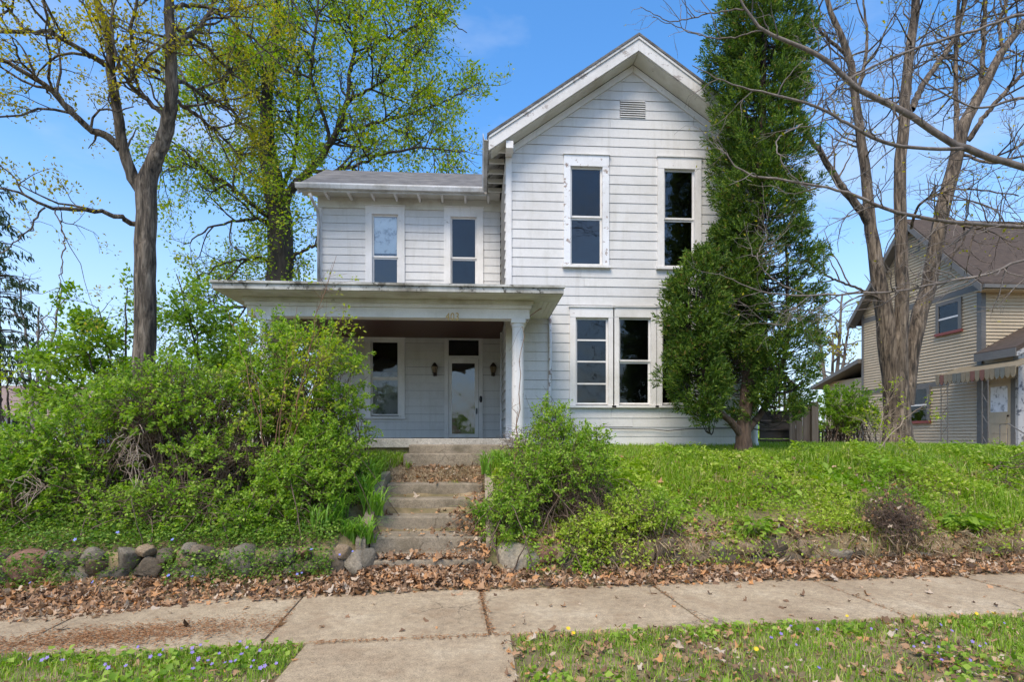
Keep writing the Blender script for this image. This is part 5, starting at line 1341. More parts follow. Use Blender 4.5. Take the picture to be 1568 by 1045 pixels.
shrub('shrub', 'leafy undergrowth along the wall below the brown twigs', 'shrub', gp3(260, 6.95), [(270, 760, 6.95, 110, 28, 0.3), (200, 800, 6.85, 110, 22, 0.22), (330, 800, 6.85, 80, 26, 0.25)], 'leaf_shrub', 0.042, 260, 22, R_(26), stems=40, inner=60)
shrub('shrub', 'rounded green shrub right of the steps with brambles', 'shrub', gp3(860, 7.4), [(850, 690, 7.7, 55, 48, 0.4), (880, 730, 7.3, 62, 52, 0.45), (815, 750, 7.2, 55, 60, 0.4), (780, 800, 6.85, 38, 52, 0.3), (845, 650, 8.0, 32, 36, 0.3), (905, 685, 7.6, 30, 30, 0.3)], 'leaf_shrub', 0.040, 700, 26, R_(27), stems=80, inner=260)
shrub('shrub', 'low green shoots hanging over the stones right of the steps', 'shrub', gp3(930, 6.9), [(900, 830, 6.7, 40, 45, 0.25), (960, 800, 6.9, 52, 40, 0.3), (900, 868, 6.42, 16, 22, 0.1), (1000, 790, 7.0, 40, 35, 0.3)], 'leaf_cover', 0.042, 320, 24, R_(28), stems=40, inner=60)
shrub('bush', 'fresh green bush above the iron fence beside the maple', 'shrub', gp3(1290, 14.8), [(1290, 625, 14.8, 46, 34, 0.7), (1275, 650, 14.6, 34, 30, 0.5), (1315, 645, 14.6, 34, 30, 0.5)], 'leaf_light', 0.075, 300, 20, R_(29), stems=40, inner=60)
shrub('shrub', 'dark leafy shrub at the right edge of the bank', 'shrub', gp3(1560, 8.6), [(1568, 752, 8.6, 45, 32, 0.5), (1545, 775, 8.2, 34, 22, 0.4), (1620, 740, 8.8, 60, 45, 0.5)], 'leaf_shrub', 0.045, 200, 18, R_(30), stems=30, inner=60)

# unseen hedge added across the street for the door and lower windows to mirror
bsrc = [o for o in COL.objects if o.name == 'bush'][0]
for k, lab in enumerate(('first', 'second', 'third', 'fourth', 'fifth', 'sixth')):
    c = bsrc.copy(); COL.objects.link(c)
    c.location = (-11 + 4.3 * k, -11.5 - (k % 2), 0.0); c.rotation_euler.z = k * 1.1; c.scale = (1.7, 1.7, 1.5 + 0.2 * (k % 3))
    tag(c, '%s bush from the left in the hedge added across the street' % lab, 'shrub', 'hedge across the street')
    for ch in [q for q in COL.objects if q.parent is bsrc]:
        d = ch.copy(); COL.objects.link(d); d.parent = c

# leafy trees behind the left hedge
def small_tree(name, label, base_px, Y, lobes, leafm, size, seed, den=1.0, per=1.6, r0=0.06, bark='bark_dark', n_main=7, spread=0.07):
    rng = np.random.default_rng(seed)
    b = np.array(gp3(base_px, Y)); wd = []; tips = []
    for (px, py, dY, rpx) in lobes:
        c = np.array(at(px, py, Y + dY)); k = mpp(c[0], c[1])
        p, r = smooth_poly([b + rng.normal(0, 0.08, 3) * (1, 1, 0), b * 0.5 + c * 0.5 + np.array([0, 0, 0.2]), c], [r0, r0 * 0.6, r0 * 0.3], 12, rng, 0.02)
        wd.append((p, r))
        PP = [dict(den=n_main / max(0.5, np.linalg.norm(p[-1] - p[0])), len=(rpx * k * 0.6, rpx * k * 1.2), r=r0 * 0.35, ang=(30, 80), t0=0.45, seg=6, wob=0.22, up=0.0, min=2),
              dict(den=3.2 * den, len=(0.25, 0.7), r=0.01, ang=(30, 70), seg=4, wob=0.2),
              dict(den=4.5 * den, len=(0.1, 0.3), r=0.005, ang=(30, 65), seg=3, wob=0.2, rmin=0.002)]
        grow(wd, tips, p, r, 0, PP, rng)
    return tree(name, label, 'tree', tuple(b), wd, tips, bark, leafm, size, per, rng, trunk_n=len(lobes), spread=spread)
small_tree('small_tree', 'light green leafy tree left of the maple trunk beyond the hedge', 190, 11.5, [(150, 470, 0, 70), (120, 520, -0.3, 60), (195, 440, 0.4, 60), (90, 570, 0, 60), (180, 540, 0.3, 60), (50, 590, 0.2, 50)], 'leaf_light', 0.10, 31, den=1.5, per=4.6, r0=0.035)
small_tree('small_tree', 'green leafy tree between the maple trunk and the porch', 330, 12.0, [(290, 480, 0, 70), (340, 500, 0.4, 70), (300, 545, -0.4, 60), (380, 470, 0.2, 50), (270, 420, 0.3, 50), (370, 550, 0, 60)], 'leaf_light', 0.10, 32, den=1.4, per=4.0, r0=0.035)
small_tree('sapling', 'yellow-green sapling with orange-brown stems before the left porch column', 420, 7.4, [(440, 520, 0, 50), (490, 500, 0.1, 40), (515, 392, 0, 30), (380, 520, -0.2, 45), (530, 465, 0, 30), (455, 470, 0.2, 40), (500, 440, 0.1, 34), (350, 470, 0, 30)], 'leaf_lime', 0.045, 33, den=1.5, per=2.6, r0=0.010, bark='twig_red', spread=0.03)
small_tree('sapling', 'lime green sapling in front of the maple trunk at right', 1345, 9.6, [(1310, 640, 0, 32), (1385, 650, 0.1, 32), (1360, 610, 0, 26), (1340, 670, -0.2, 30), (1410, 625, 0, 16)], 'leaf_lime', 0.05, 34, den=1.2, per=2.0, r0=0.014, bark='twig_pale', spread=0.03)
small_tree('sapling', 'thin leafless sapling with a few leaves leaning up before the right porch column', 790, 7.5, [(800, 500, 0.3, 14), (790, 620, 0.1, 24)], 'leaf_shrub', 0.034, 35, den=0.5, per=1.0, r0=0.010, bark='twig_red', n_main=3, spread=0.02)
small_tree('young_tree', 'hazy yellow tree far behind the cedar and tan house', 1275, 30.0, [(1275, 520, 0, 45), (1250, 480, 1, 40), (1300, 500, -1, 40), (1290, 450, 0, 40)], 'leaf_maple', 0.17, 36, den=0.8, per=1.6, r0=0.16, bark='branch_pale', n_main=9, spread=0.12)
small_tree('bare_tree', 'leafless grey tree on the far left skyline', 55, 24.0, [(60, 470, 0, 55), (30, 430, 0.5, 50), (95, 440, -0.5, 50), (20, 520, 0, 50), (90, 520, 0.4, 40)], 'conifer', 0.08, 37, den=0.8, per=0.12, r0=0.09, bark='branch_pale', n_main=9)
small_tree('hedge_tree', 'yellow-green young tree at the far left edge', 10, 12.5, [(-5, 590, 0, 34), (15, 560, 0.2, 30), (-25, 530, 0, 40)], 'leaf_lime', 0.075, 38, den=1.3, per=3.0, r0=0.03)
# conifer at the left edge
rng = np.random.default_rng(39)
cbp = np.array(gp3(-2, 17.0)); t = empty('conifer_tree', tuple(cbp), 'dark conifer with drooping sprays at the left edge', 'tree')
top = np.array(at(-4, 240, 17.0)); wd = [smooth_poly([cbp, cbp * 0.5 + top * 0.5, top], [0.075, 0.055, 0.012], 16)]
P, D = [], []
for _ in range(110):
    f = rng.uniform(0.22, 1.0); p = cbp + (top - cbp) * f; a = rng.uniform(0, 6.28); ln = (1.15 - f) * rng.uniform(0.5, 1.7) + 0.15
    d = np.array([math.cos(a), math.sin(a), 0.1]); q = p + d * ln + np.array([0, 0, -0.3 * ln])
    wd.append(smooth_poly([p, (p + q) / 2 + np.array([0, 0, 0.1]), q], [0.02, 0.012, 0.004], 6))
    m = int(42 * ln); s = rng.uniform(0.25, 1, m)[:, None]
    P.append(p + (q - p) * s + rng.normal(0, 0.07, (m, 3)) + np.array([0, 0, -0.06])); D.append(np.repeat((d * 0.4 + np.array([0, 0, -0.9]))[None], m, 0))
link('trunk', tubes_mesh('trunk', wd[:1], sides), t, M['bark_dark']); link('branches', tubes_mesh('branches', wd[1:], sides), t, M['bark_dark'])['kind'] = 'stuff'
link('crown', leaves('crown', np.concatenate(P), np.concatenate(D), 0.16, rng, width=0.3, jit=0.35), t, M['conifer'])['kind'] = 'stuff'

# far wood along the skyline
rng = np.random.default_rng(40)
P, D = [], []
for k in range(280):
    x = rng.uniform(-70, 75); y = rng.uniform(48, 75); h = rng.uniform(2.0, 4.2)
    m = 160
    if k % 2:
        y = -y; h *= 1.3
    o = unit(rng.normal(size=(m, 3))) * rng.uniform(0.5, 1, (m, 1)) * np.array([3.2, 2.5, h * 0.5])
    P.append(np.array([x, y, 1 + h * 0.5]) + o); D.append(o)
fwd = link('far_wood', leaves('far_wood', np.concatenate(P), np.concatenate(D), 0.6, rng, jit=0.8), None, M['leaf_light'])
tag(fwd, 'low band of distant spring trees along the horizon', 'trees', kind='stuff')

# ------------------------------------------------------------------ ground cover, grass, litter
def scatter(n, u0, u1, v0, v1, rng):
    u = rng.uniform(u0, u1, n); v = rng.uniform(v0, v1, n)
    X = u * UC - v * US; Y = u * US + v * UC
    return X, Y
def fbm(X, Y, s, seed):
    r = np.random.default_rng(seed); out = np.zeros_like(X); amp = 1.0
    for o in range(4):
        for _ in range(4):
            a = r.uniform(0, 6.28); f = s * 2 ** o * r.uniform(0.7, 1.4)
            out += amp * np.sin((X * math.cos(a) + Y * math.sin(a)) * f + r.uniform(0, 6.28)) / 4
        amp *= 0.6
    return out
def in_steps(X, Y, m=0.15): return (X > SX0 - m) & (X < SX1 + m)
# bank cover to the right
rng = np.random.default_rng(41)
X, Y = scatter(150000, 0.2, 14, 6.6, 9.6, rng)
v = v_of(X, Y); keep = (~in_steps(X, Y)) & (fbm(X, Y, 1.6, 1) > -0.75 + 0.9 * ss(8.7, 9.6, v)) & (rng.uniform(size=len(X)) < 0.22 + 0.6 * (fbm(X, Y, 4, 2) > -0.05))
X, Y = X[keep], Y[keep]
hgt = 0.02 + 0.46 * np.clip(0.25 + 0.6 * fbm(X, Y, 3.4, 3), 0.05, 1) * rng.uniform(0.15, 1, len(X))
P = np.stack([X, Y, gz(X, Y) + hgt], 1)
D = np.stack([rng.normal(0, 1, len(X)), rng.normal(-0.4, 1, len(X)), np.full(len(X), 0.4)], 1)
o = link('ground_cover', leaves('ground_cover', P, D, 0.05 * np.where(rng.uniform(size=len(P)) < 0.06, 1.9, 1.0) * np.clip(1 + 0.35 * fbm(X, Y, 2.0, 33), 0.55, 1.6), rng, width=0.6, up=0.9), None, M['leaf_cover'])
tag(o, 'bright green leafy ground cover spread over the right bank', 'ground cover', kind='stuff')
X, Y = scatter(42000, 0.2, 14, 6.5, 9.4, rng)
keep = (~in_steps(X, Y)) & (fbm(X, Y, 2.4, 51) + rng.normal(0, 0.25, len(X)) > 0.15); X, Y = X[keep], Y[keep]
o = link('bank_grass', blades('bank_grass', np.stack([X, Y, gz(X, Y) - 0.01], 1), 0.30 * np.clip(0.7 + 0.55 * fbm(X, Y, 1.7, 52), 0.3, 1.6), rng, 0.006, 0.9), None, M['blade'])
tag(o, 'long uneven grass growing through the ground cover of the right bank', 'grass', kind='stuff')
X, Y = scatter(9000, 0.2, 14, 6.45, 9.2, rng)
keep = (~in_steps(X, Y)) & (fbm(X, Y, 1.9, 53) + rng.normal(0, 0.3, len(X)) > 0.25 + 0.4 * (v_of(X, Y) > 6.8)); X, Y = X[keep], Y[keep]
o = link('bank_straw', blades('bank_straw', np.stack([X, Y, gz(X, Y) - 0.01], 1), 0.22, rng, 0.004, 1.3), None, M['dry'])
tag(o, 'dead straw stalks standing among the green of the right bank', 'dry grass', kind='stuff')
X, Y = scatter(9000, 0.9, 13, 6.30, 6.62, rng); u = u_of(X, Y)
keep = (fbm(u, u * 0, 1.3, 71) + 0.9 * (u < 2.4) + rng.normal(0, 0.3, len(X)) > 0.2); X, Y = X[keep], Y[keep]
P = np.stack([X, Y, rng.uniform(0.12, 0.48, len(X)) * (0.6 + 0.4 * rng.uniform(size=len(X)))], 1)
o = link('wall_growth', leaves('wall_growth', P, np.stack([rng.normal(0, 1, len(X)), rng.normal(-0.8, 0.6, len(X)), np.full(len(X), -0.2)], 1), 0.045, rng, width=0.6, up=0.5), None, M['leaf_cover'])
tag(o, 'green shoots spilling in patches over the right stone wall', 'ground cover', kind='stuff')
# creepers over the left wall and under the hedge
rng = np.random.default_rng(42)
X, Y = scatter(85000, -10, -1.25, 6.35, 8.2, rng)
v = v_of(X, Y); keep = (~in_steps(X, Y, 0.03)) & (fbm(X, Y, 2.2, 5) > np.where(v < 6.62, 0.22 - 1.1 * ss(-2.2, -1.5, X), -1.0))
X, Y, v = X[keep], Y[keep], v[keep]
P = np.stack([X, Y, np.maximum(gz(X, Y), 0.04) + rng.uniform(0.01, 0.20, len(X))], 1)
fr_ = (v < 6.62)
P[fr_, 2] = rng.uniform(0.03, 0.40, fr_.sum()); P[fr_, 1] -= 0.10 * rng.uniform(0.3, 1.3, fr_.sum())
o = link('creeper', leaves('creeper', P, np.stack([rng.normal(0, 1, len(X)), rng.normal(-0.8, 0.8, len(X)), np.full(len(X), 0.1)], 1), 0.036, rng, width=0.62, up=0.5), None, M['leaf_vinca'])
tag(o, 'dark green creeper trailing over the left stone wall', 'creeper', kind='stuff')
# lawn near the house
rng = np.random.default_rng(43)
X = rng.uniform(0.3, 11.5, 90000); Y = rng.uniform(8.6, 12.2, 90000)
keep = ~((Y > YG - 0.05) & (X < XGR + 0.1)) & ~((X < 1.0) & (Y > 9.7)) & (rng.uniform(size=len(X)) < 0.25 + 0.75 * ss(8.6, 9.6, Y)) & (fbm(X, Y, 1.5, 7) > -1.0)
X, Y = X[keep], Y[keep]
Xl = rng.uniform(-4.5, 0.4, 22000); Yl = rng.uniform(8.3, 9.7, 22000)
kl = (fbm(Xl, Yl, 3, 8) > 0.25) | (Xl < SX0 - 0.1)
kl &= ~((Xl > sx0 - 0.05) & (Yl > 9.08))
X = np.concatenate([X, Xl[kl]]); Y = np.concatenate([Y, Yl[kl]])
o = link('lawn_grass', blades('lawn_grass', np.stack([X, Y, gz(X, Y) - 0.01], 1), 0.13, rng, 0.006, 0.6), None, M['blade'])
tag(o, 'bright green grass on the lawn along the house foot', 'grass', kind='stuff')
# verge grass
rng = np.random.default_rng(44)
X, Y = scatter(120000, -7.5, 8, 2.3, V1 + 0.05, rng)
v = v_of(X, Y)
off = ((X > SX0 - 0.04) & (X < SX1 + 0.2)) 
edge = V1 - 0.05 + 0.07 * fbm(X, X * 0, 4, 9)
dens = np.clip(0.5 + 0.55 * fbm(X, Y, 3.0, 10) + 0.5 * ss(V1 - 0.5, V1 - 0.1, v), 0.06, 1)
dens = np.where(X < SX0, np.clip(dens + 0.25, 0, 1), dens)
keep = (~off) & (v < edge) & (rng.uniform(size=len(X)) < dens)
X, Y = X[keep], Y[keep]
o = link('verge_grass', blades('verge_grass', np.stack([X, Y, gz(X, Y) - 0.01], 1), 0.075, rng, 0.0035, 0.8), None, M['blade'])
tag(o, 'patchy green grass on the verge in front of the pavement', 'grass', kind='stuff')
# broad weeds among the grass
X, Y = scatter(15000, -7.5, 8, 2.3, V1 - 0.06, rng)
off = ((X > SX0 - 0.08) & (X < SX1 + 0.25)); keep = (~off) & ((fbm(X, Y, 4.0, 12) > 0.35) | ((X < SX0) & (fbm(X, Y, 4.0, 13) > -0.3)))
X, Y = X[keep], Y[keep]
o = link('verge_weeds', leaves('verge_weeds', np.stack([X, Y, gz(X, Y) + rng.uniform(0.01, 0.07, len(X))], 1), np.stack([rng.normal(0, 1, len(X)), rng.normal(0, 1, len(X)), np.full(len(X), 0.3)], 1), 0.05, rng, width=0.85, up=1.4), None, M['leaf_shrub'])
tag(o, 'broad leaved weeds among the verge grass', 'weeds', kind='stuff')
# fallen leaves
def litter(name, P, rng, size, flat=0.5):
    n = len(P); k = 9
    a = rng.uniform(0, 6.28, n); N = unit(np.stack([rng.normal(0, flat, n), rng.normal(-0.1, flat, n), np.ones(n)], 1))
    U = unit(np.cross(N, np.stack([np.cos(a), np.sin(a), np.zeros(n)], 1))); Wv = np.cross(N, U)
    s = size * np.clip(rng.lognormal(-0.25, 0.5, n), 0.2, 1.7) * np.where(v_of(P[:, 0], P[:, 1]) < V1, 0.8, 1.0); curl = rng.uniform(-0.6, 1.1, n) * s * 0.5; asp = rng.uniform(0.5, 1.0, n)
    V = [P]
    for j in range(k):
        t = 2 * np.pi * j / k; rr = s * (1.0 if j % 2 == 0 else 0.55) * rng.uniform(0.75, 1.2, n) * 0.5
        x = np.cos(t) * rr; y = np.sin(t) * rr * asp
        lift = curl * (x / np.maximum(s * 0.5, 1e-4)) ** 2 + rng.normal(0, 0.08, n) * s
        V.append(P + U * x[:, None] + Wv * y[:, None] + N * lift[:, None])
    V = np.stack(V, 1).reshape(-1, 3); b = (np.arange(n) * (k + 1))[:, None]
    T = np.concatenate([b + np.array([[0, 1 + j, 1 + (j + 1) % k]]) for j in range(k)], 0)
    return npmesh(name, V, tris=T)
rng = np.random.default_rng(45)
X, Y = scatter(56000, -11, 13, 5.2, 6.75, rng)
v = v_of(X, Y); u = u_of(X, Y)
edge = V2 - 0.08 + 0.05 * fbm(u, u * 0, 3, 20)
# the drift spreads onto the pavement at the left and in front of the steps
edge = edge - 0.50 * ss(-1.6, -3.2, u) * (0.75 + 0.25 * np.sin(u * 1.1 + 0.4)) * (1 - 0.4 * ss(-5.0, -6.5, u)) - 0.05 * ss(-0.2, -1.2, u)
soft = rng.normal(0, 0.05, len(X))
keep = (v > edge + np.abs(soft) * 1.6 - 0.03) & (rng.uniform(size=len(X)) < np.clip(0.75 + 0.35 * fbm(X, Y, 2.5, 61), 0.25, 1))
X, Y = X[keep], Y[keep]; v = v[keep]
zz = np.maximum(gz(X, Y), 0.0) + rng.uniform(0.005, 0.07, len(X)) * ss(0, 0.4, v - 5.5)
zz = np.where(v > 6.5, np.minimum(zz, 0.12), zz)
PL = [np.stack([X, Y, zz], 1)]
# leaves drifted on the steps, deeper towards the right
X = rng.uniform(SX0, SX1 + 0.05, 8000); Y = rng.uniform(6.1, 8.7, 8000)
w = np.clip((X - SX0) / (SX1 - SX0), 0, 1)
k_i = np.clip(np.searchsorted(np.array(SY), Y) - 1, -1, 4)
zst = np.where(k_i >= 0, np.array(SZ)[np.maximum(k_i, 0)], 0.0)
slope = np.interp(Y, [6.1, 6.44, 8.3, 8.7], [0.02, 0.10, 0.95, 1.0])
prob = np.where(Y < 6.6, 0.9, np.clip(0.03 + 1.6 * (w - 0.62), 0.03, 1) * (1 - 0.75 * ss(7.2, 8.2, Y)))
keep = rng.uniform(size=len(X)) < prob
drift = (w > 0.68 - 0.2 * ss(7.2, 6.6, Y) + 0.25 * ss(7.4, 8.2, Y)) | (Y < 6.6)
zz = np.where(drift, np.maximum(zst, slope + 0.03), zst) + rng.uniform(0.005, 0.04, len(X))
PL.append(np.stack([X, Y, zz], 1)[keep])
# path above the steps and bank
X = rng.uniform(SX0 - 0.3, SX1 + 0.2, 380); Y = rng.uniform(8.5, 9.15, 380); PL.append(np.stack([X, Y, gz(X, Y) + rng.uniform(0.0, 0.03, 380)], 1))
X, Y = scatter(7500, 0.2, 13, 6.6, 9.0, rng); kk = (~in_steps(X, Y)) & ((fbm(X, Y, 1.6, 1) < -0.2) | ((fbm(X, Y, 2.1, 77) > 0.75) & (X < 5))); PL.append(np.stack([X, Y, gz(X, Y) + rng.uniform(0.01, 0.06, len(X))], 1)[kk])
X, Y = scatter(4600, 0.8, 13, 6.5, 7.0, rng); PL.append(np.stack([X, Y, gz(X, Y) + rng.uniform(0.01, 0.05, len(X))], 1)[(~in_steps(X, Y)) & (rng.uniform(size=len(X)) < 0.75)])
X, Y = scatter(700, 0.5, 13, 6.6, 9.0, rng); PL.append(np.stack([X, Y, gz(X, Y) + rng.uniform(0.04, 0.12, len(X))], 1)[~in_steps(X, Y)])
# verge
X, Y = scatter(14000, -7.5, 8, 2.3, V1 - 0.02, rng)
dn = np.where(X < SX0, 0.25, 1.0) * np.clip(0.55 - 0.6 * fbm(X, Y, 3.0, 10), 0.05, 1)
kk = (~((X > SX0) & (X < SX1 + 0.1))) & (rng.uniform(size=len(X)) < dn); PL.append(np.stack([X, Y, gz(X, Y) + rng.uniform(0.01, 0.05, len(X))], 1)[kk])
X, Y = scatter(210, -7.5, 8, 4.0, V2, rng); PL.append(np.stack([X, Y, np.full(len(X), 0.012)], 1))
o = link('leaf_litter', litter('leaf_litter', np.concatenate(PL), rng, 0.068, 0.48), None, M['litter'])
tag(o, 'drift of brown fallen leaves along the stone wall and steps', 'leaves', kind='stuff')
# rusty fine debris on the pavement at the left
X, Y = scatter(17000, -4.6, -1.4, V1 - 0.02, V1 + 0.85, rng); v = v_of(X, Y); u = u_of(X, Y)
c = V1 + 0.30 + 0.16 * (u + 2.6); kk = rng.uniform(size=len(X)) < np.exp(-((v - c) / 0.22) ** 2) * np.exp(-((u + 2.7) / 1.0) ** 2)
X, Y = X[kk], Y[kk]
Xj = np.concatenate([np.full(160, 0)] ); 
for ju in joints:
    nn = 260 if abs(ju - 0.36) < 0.01 else 80
    if abs(ju) > 7: continue
    xx, yy = scatter(nn, ju - 0.03, ju + 0.03, V1, V2, rng); X = np.concatenate([X, xx]); Y = np.concatenate([Y, yy])
xx = rng.uniform(SX0, SX1 + 0.2, 260); X = np.concatenate([X, xx]); Y = np.concatenate([Y, V1 - 0.03 + rng.normal(0, 0.02, 260) + xx * math.tan(PHI) ])
P = np.stack([X, Y, np.full(len(X), 0.011) + rng.uniform(0, 0.006, len(X))], 1)
a = rng.uniform(0, 6.28, len(X))
o = link('debris', leaves('debris', P, np.stack([np.cos(a), np.sin(a), np.zeros(len(a))], 1), 0.035, rng, width=0.25, up=3, jit=0.05), None, M['needle'])
tag(o, 'rusty strip of fine plant debris on the pavement at the left', 'debris', kind='stuff')
# dry grass hanging over the right wall and on the path
rng = np.random.default_rng(46)
X, Y = scatter(7000, 1.5, 12, 6.38, 6.75, rng)
kk = (fbm(X, X * 0, 1.8, 30) + rng.normal(0, 0.5, len(X)) > -0.05); X, Y = X[kk], Y[kk]
P = np.stack([X, Y, rng.uniform(0.05, 0.42, len(X))], 1)
D = unit(np.stack([rng.normal(0, 0.5, len(X)), np.full(len(X), -0.5), np.full(len(X), -0.7)], 1))
sdv = unit(np.cross(D, [0, -1, 0.2]))
o = link('dry_grass', leaves('dry_grass', P, D, 0.15, rng, width=0.05, up=0.1, jit=0.8), None, M['dry'])
tag(o, 'dry straw hanging over the right stone wall', 'dry grass', kind='stuff')
X = rng.uniform(SX0 - 0.5, SX1 + 0.3, 9000); Y = rng.uniform(8.55, 9.4, 9000); kk = ~((X > sx0 - 0.06) & (Y > 9.07)); X, Y = X[kk], Y[kk]
o = link('path_straw', blades('path_straw', np.stack([X, Y, gz(X, Y) - 0.01], 1), 0.06, rng, 0.004, 1.2), None, M['dry'])
tag(o, 'dry straw-coloured grass on the path below the porch steps', 'dry grass', kind='stuff')

# dead bramble mound
def bramble(label, px, py, v0, rx, rz, n, seed, mat='twig', r=0.0035, name='bramble', lp=True):
    rng = np.random.default_rng(seed)
    kx = (SN + (px - 784) / FPX * CS) / (CS - (px - 784) / FPX * SN); Y = v0 / (UC - kx * US)
    c = np.array(at(px, py, Y)); k = mpp(c[0], c[1]); R = np.array([rx * k, 0.32, rz * k]); wd = []
    for _ in range(n):
        a = c + unit(rng.normal(size=3)) * R * rng.uniform(0.1, 0.9)
        d = unit(rng.normal(size=3) + np.array([0, -0.2, -0.3])); b = a + d * rng.uniform(0.15, 0.5)
        m = (a + b) / 2 + rng.normal(0, 0.09, 3)
        # keep inside the mound
        q, rad = smooth_poly([a, m, b], [r, r * 0.8, r * 0.4], 7, rng, 0.01)
        dd = (q - c) / R; ln = np.maximum(np.linalg.norm(dd, axis=1, keepdims=True), 1); q = c + dd / ln ** 0.7 * R
        wd.append((q, rad))
    g = empty(name, (c[0], c[1], float(gz(c[0], c[1]))), label, 'bramble')
    link('canes', tubes_mesh('canes', wd, sides), g, M[mat])['kind'] = 'stuff'
    if lp:
        n2 = n // 2; P = c + unit(rng.normal(size=(n2, 3))) * R * rng.uniform(0.6, 1.0, (n2, 1))
        link('dead_leaves', litter('dead_leaves', P, rng, 0.05, 1.2), g, M['litter'])['kind'] = 'stuff'
bramble('mound of dead brown brambles on the right bank', 1362, 805, 6.75, 56, 56, 900, 51)
bramble('tangle of dead canes in the shrub right of the steps', 895, 775, 7.0, 48, 50, 420, 52, lp=False)
bramble('dead twigs around the foot of the leaning sapling', 792, 680, 8.6, 28, 26, 130, 53, lp=False, r=0.003)
bramble('pale tangle of bare vines at the left end of the hedge', 50, 745, 6.95, 18, 45, 26, 54, 'twig_pale', 0.004, lp=False)
bramble('pale bare vines hanging in the middle of the left hedge', 205, 700, 6.95, 16, 55, 34, 55, 'twig_pale', 0.004, lp=False)

# strap-leaved clumps
rng = np.random.default_rng(61)
def daylily(label, px, Y, n, h, nb=4, sx=0.12):
    x = xat(px, Y); z = float(gz(x, Y))
    o = link('daylily_clump', straps('daylily_clump', [(x + rng.normal(0, sx), Y + rng.normal(0, 0.1), z) for _ in range(nb)], rng, n, h, 0.022, h * 0.9), None, M['strap'])
    tag(o, label, 'plant', 'strap-leaved clumps on the bank')
daylily('lush strap-leaved clump beside the upper left of the steps', 545, 8.0, 26, 0.42, 7, 0.22)
daylily('strap-leaved clump beside the lower left of the steps', 540, 7.2, 24, 0.40, 6, 0.16)
daylily('strap-leaved clump under the left hedge, third from the steps', 490, 6.95, 18, 0.36, 4)
daylily('strap-leaved clump under the middle of the left hedge', 360, 6.85, 22, 0.34, 5, 0.18)
daylily('small strap-leaved clump at the top right of the steps', 755, 8.6, 24, 0.40, 6, 0.14)
daylily('strap-leaved clump beside the right lower steps', 752, 7.3, 22, 0.40, 4, 0.1)
daylily('drooping strap-leaved clump at the foot of the left cheek wall', 548, 6.85, 24, 0.34, 6, 0.13)
daylily('strap-leaved clump halfway up the left side of the steps', 558, 7.6, 24, 0.40, 6, 0.1)
def hosta(label, px, v0, n, size):
    kx = (SN + (px - 784) / FPX * CS) / (CS - (px - 784) / FPX * SN); Y = v0 / (UC - kx * US); x = Y * kx; z = float(gz(x, Y))
    a = rng.uniform(0, 6.28, n); rr = rng.uniform(0.03, 0.24, n)
    P = np.stack([x + np.cos(a) * rr, Y + np.sin(a) * rr * 0.7, z + rng.uniform(0.08, 0.26, n) * (1 - rr * 1.5)], 1)
    g = empty('leafy_plant', (x, Y, z), label, 'plant')
    link('foliage', leaves('foliage', P, np.stack([np.cos(a), np.sin(a) - 0.5, np.full(n, -0.15)], 1), size, rng, width=0.5, up=0.8, jit=0.25), g, M['leaf_light'])['kind'] = 'stuff'
    link('stems', tubes_mesh('stems', [smooth_poly([(x, Y, z), tuple((np.array([x, Y, z]) + p) / 2 + np.array([0, 0, 0.04])), tuple(p)], [0.004, 0.003, 0.002], 5) for p in P[::2]], sides), g, M['strap'])
hosta('broad leaved green plant on top of the right wall below the lawn', 1160, 6.72, 60, 0.13)
hosta('broad leaved green plant right of the dead bramble mound', 1475, 6.75, 110, 0.15)

# flowers
def flower_mesh(name, n, r, cup, seed):
    rg = np.random.default_rng(seed); V = [(0, 0, 0)]; T = []
    for k in range(n):
        a = 2 * math.pi * k / n; w = math.pi / n * 0.9
        b = len(V)
        V += [(math.cos(a - w) * r * 0.65, math.sin(a - w) * r * 0.65, cup * 0.6), (math.cos(a) * r, math.sin(a) * r, cup), (math.cos(a + w) * r * 0.65, math.sin(a + w) * r * 0.65, cup * 0.6)]
        T += [(0, b, b + 1), (0, b + 1, b + 2)]
    return npmesh(name, V, tris=T)
FV = flower_mesh('violet', 5, 0.017, 0.004, 1); FV.materials.append(M['violet'])
FB = flower_mesh('periwinkle', 5, 0.022, 0.004, 2); FB.materials.append(M['blue_petal'])
FY = flower_mesh('dandelion', 16, 0.022, 0.008, 3); FY.materials.append(M['yellow_petal'])
SMm = {k: MB().tube([(0, 0, 0), (0.003, 0, -0.04), (0, 0, -0.09)], 0.0022, 4) for k in 'a'}
stem_me = bpy.data.meshes.new('stalk'); stem_me.from_pydata(SMm['a'].v, [], SMm['a'].f); stem_me.materials.append(M['strap'])
def flower(name, me, x, y, z, label, group, rng):
    o = link(name, me)
    o.location = (x, y, z); o.rotation_euler = (rng.uniform(0.2, 1.1), rng.uniform(-0.3, 0.3), rng.uniform(-0.6, 0.6)); o.scale = (rng.uniform(0.65, 1.05),) * 3
    tag(o, label, 'flower', group)
    s = link('stalk', stem_me, o)
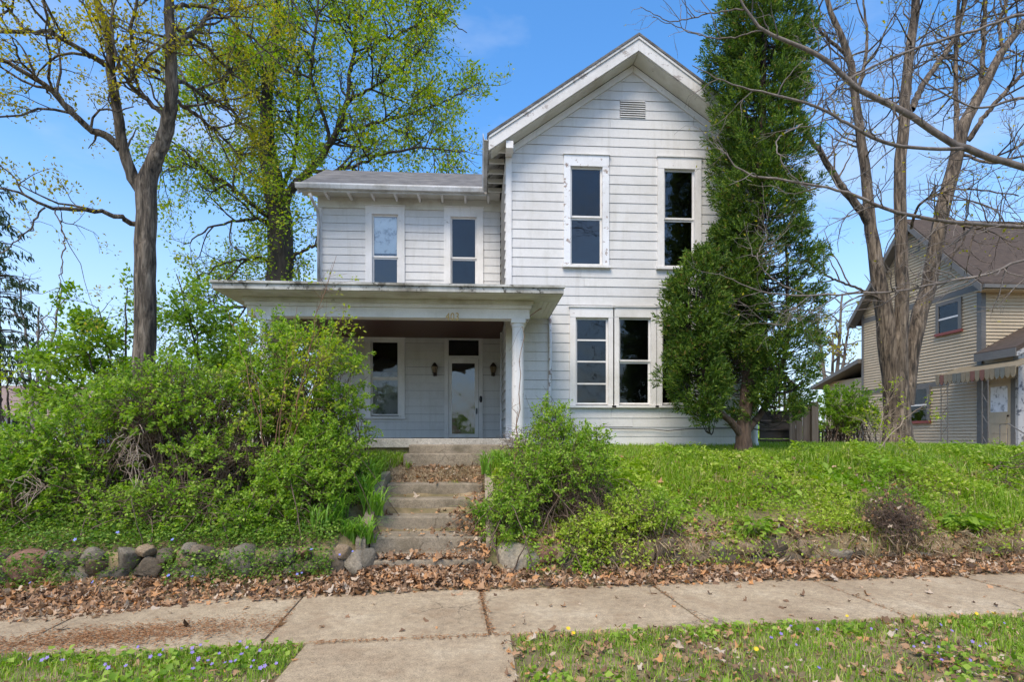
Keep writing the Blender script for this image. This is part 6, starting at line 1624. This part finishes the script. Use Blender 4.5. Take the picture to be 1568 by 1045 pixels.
rng = np.random.default_rng(62)
for i in range(36):
    px = rng.uniform(5, 435) if i > 12 else rng.uniform(280, 400); py = rng.uniform(992, 1044)
    yc = EYE * FPX / (py - HOR); r = (px - 784) / FPX; p = np.array([r * yc * CS + yc * SN, -r * yc * SN + yc * CS])
    if SX0 - 0.05 < p[0] < SX1 + 0.2 or v_of(*p) > V1 - 0.08: continue
    flower('violet', FV, p[0], p[1], float(gz(*p)) + rng.uniform(0.07, 0.10), 'small purple violet in the grass left of the front walk', 'violets left of the walk', rng)
for i in range(20):
    px = rng.uniform(1150, 1568); py = rng.uniform(965, 1044)
    yc = EYE * FPX / (py - HOR); r = (px - 784) / FPX; p = np.array([r * yc * CS + yc * SN, -r * yc * SN + yc * CS])
    if v_of(*p) > V1 - 0.08: continue
    flower('violet', FV, p[0], p[1], float(gz(*p)) + rng.uniform(0.07, 0.10), 'small purple violet in the patchy grass right of the front walk', 'violets right of the walk', rng)
for px, py, lab in ((1158, 1008, 'yellow dandelion lowest in the right verge'), (878, 982, 'yellow dandelion nearest the front walk on the right'), (1297, 955, 'yellow dandelion at the pavement edge right of the middle joint'), (1495, 951, 'leftmost of the two dandelions near the right end of the pavement edge'), (1520, 950, 'rightmost of the two dandelions near the right end of the pavement edge'), (870, 975, 'small yellow dandelion at the pavement edge by the walk corner')):
    yc = EYE * FPX / (py - HOR); r = (px - 784) / FPX; p = np.array([r * yc * CS + yc * SN, -r * yc * SN + yc * CS])
    flower('dandelion', FY, p[0], p[1], float(gz(*p)) + 0.08, lab, 'dandelions on the verge', rng)
for px, py in ((115, 827), (180, 816), (264, 827), (46, 893), (142, 892), (258, 882), (294, 883), (477, 842), (445, 876), (455, 880), (462, 878), (540, 845), (520, 850)):
    kx = (SN + (px - 784) / FPX * CS) / (CS - (px - 784) / FPX * SN); Y = 6.28 / (UC - kx * US); p = at(px, py, Y)
    flower('periwinkle', FB, p.x, p.y, p.z, 'small blue periwinkle flower on the creeper over the left wall', 'periwinkles on the wall', rng)
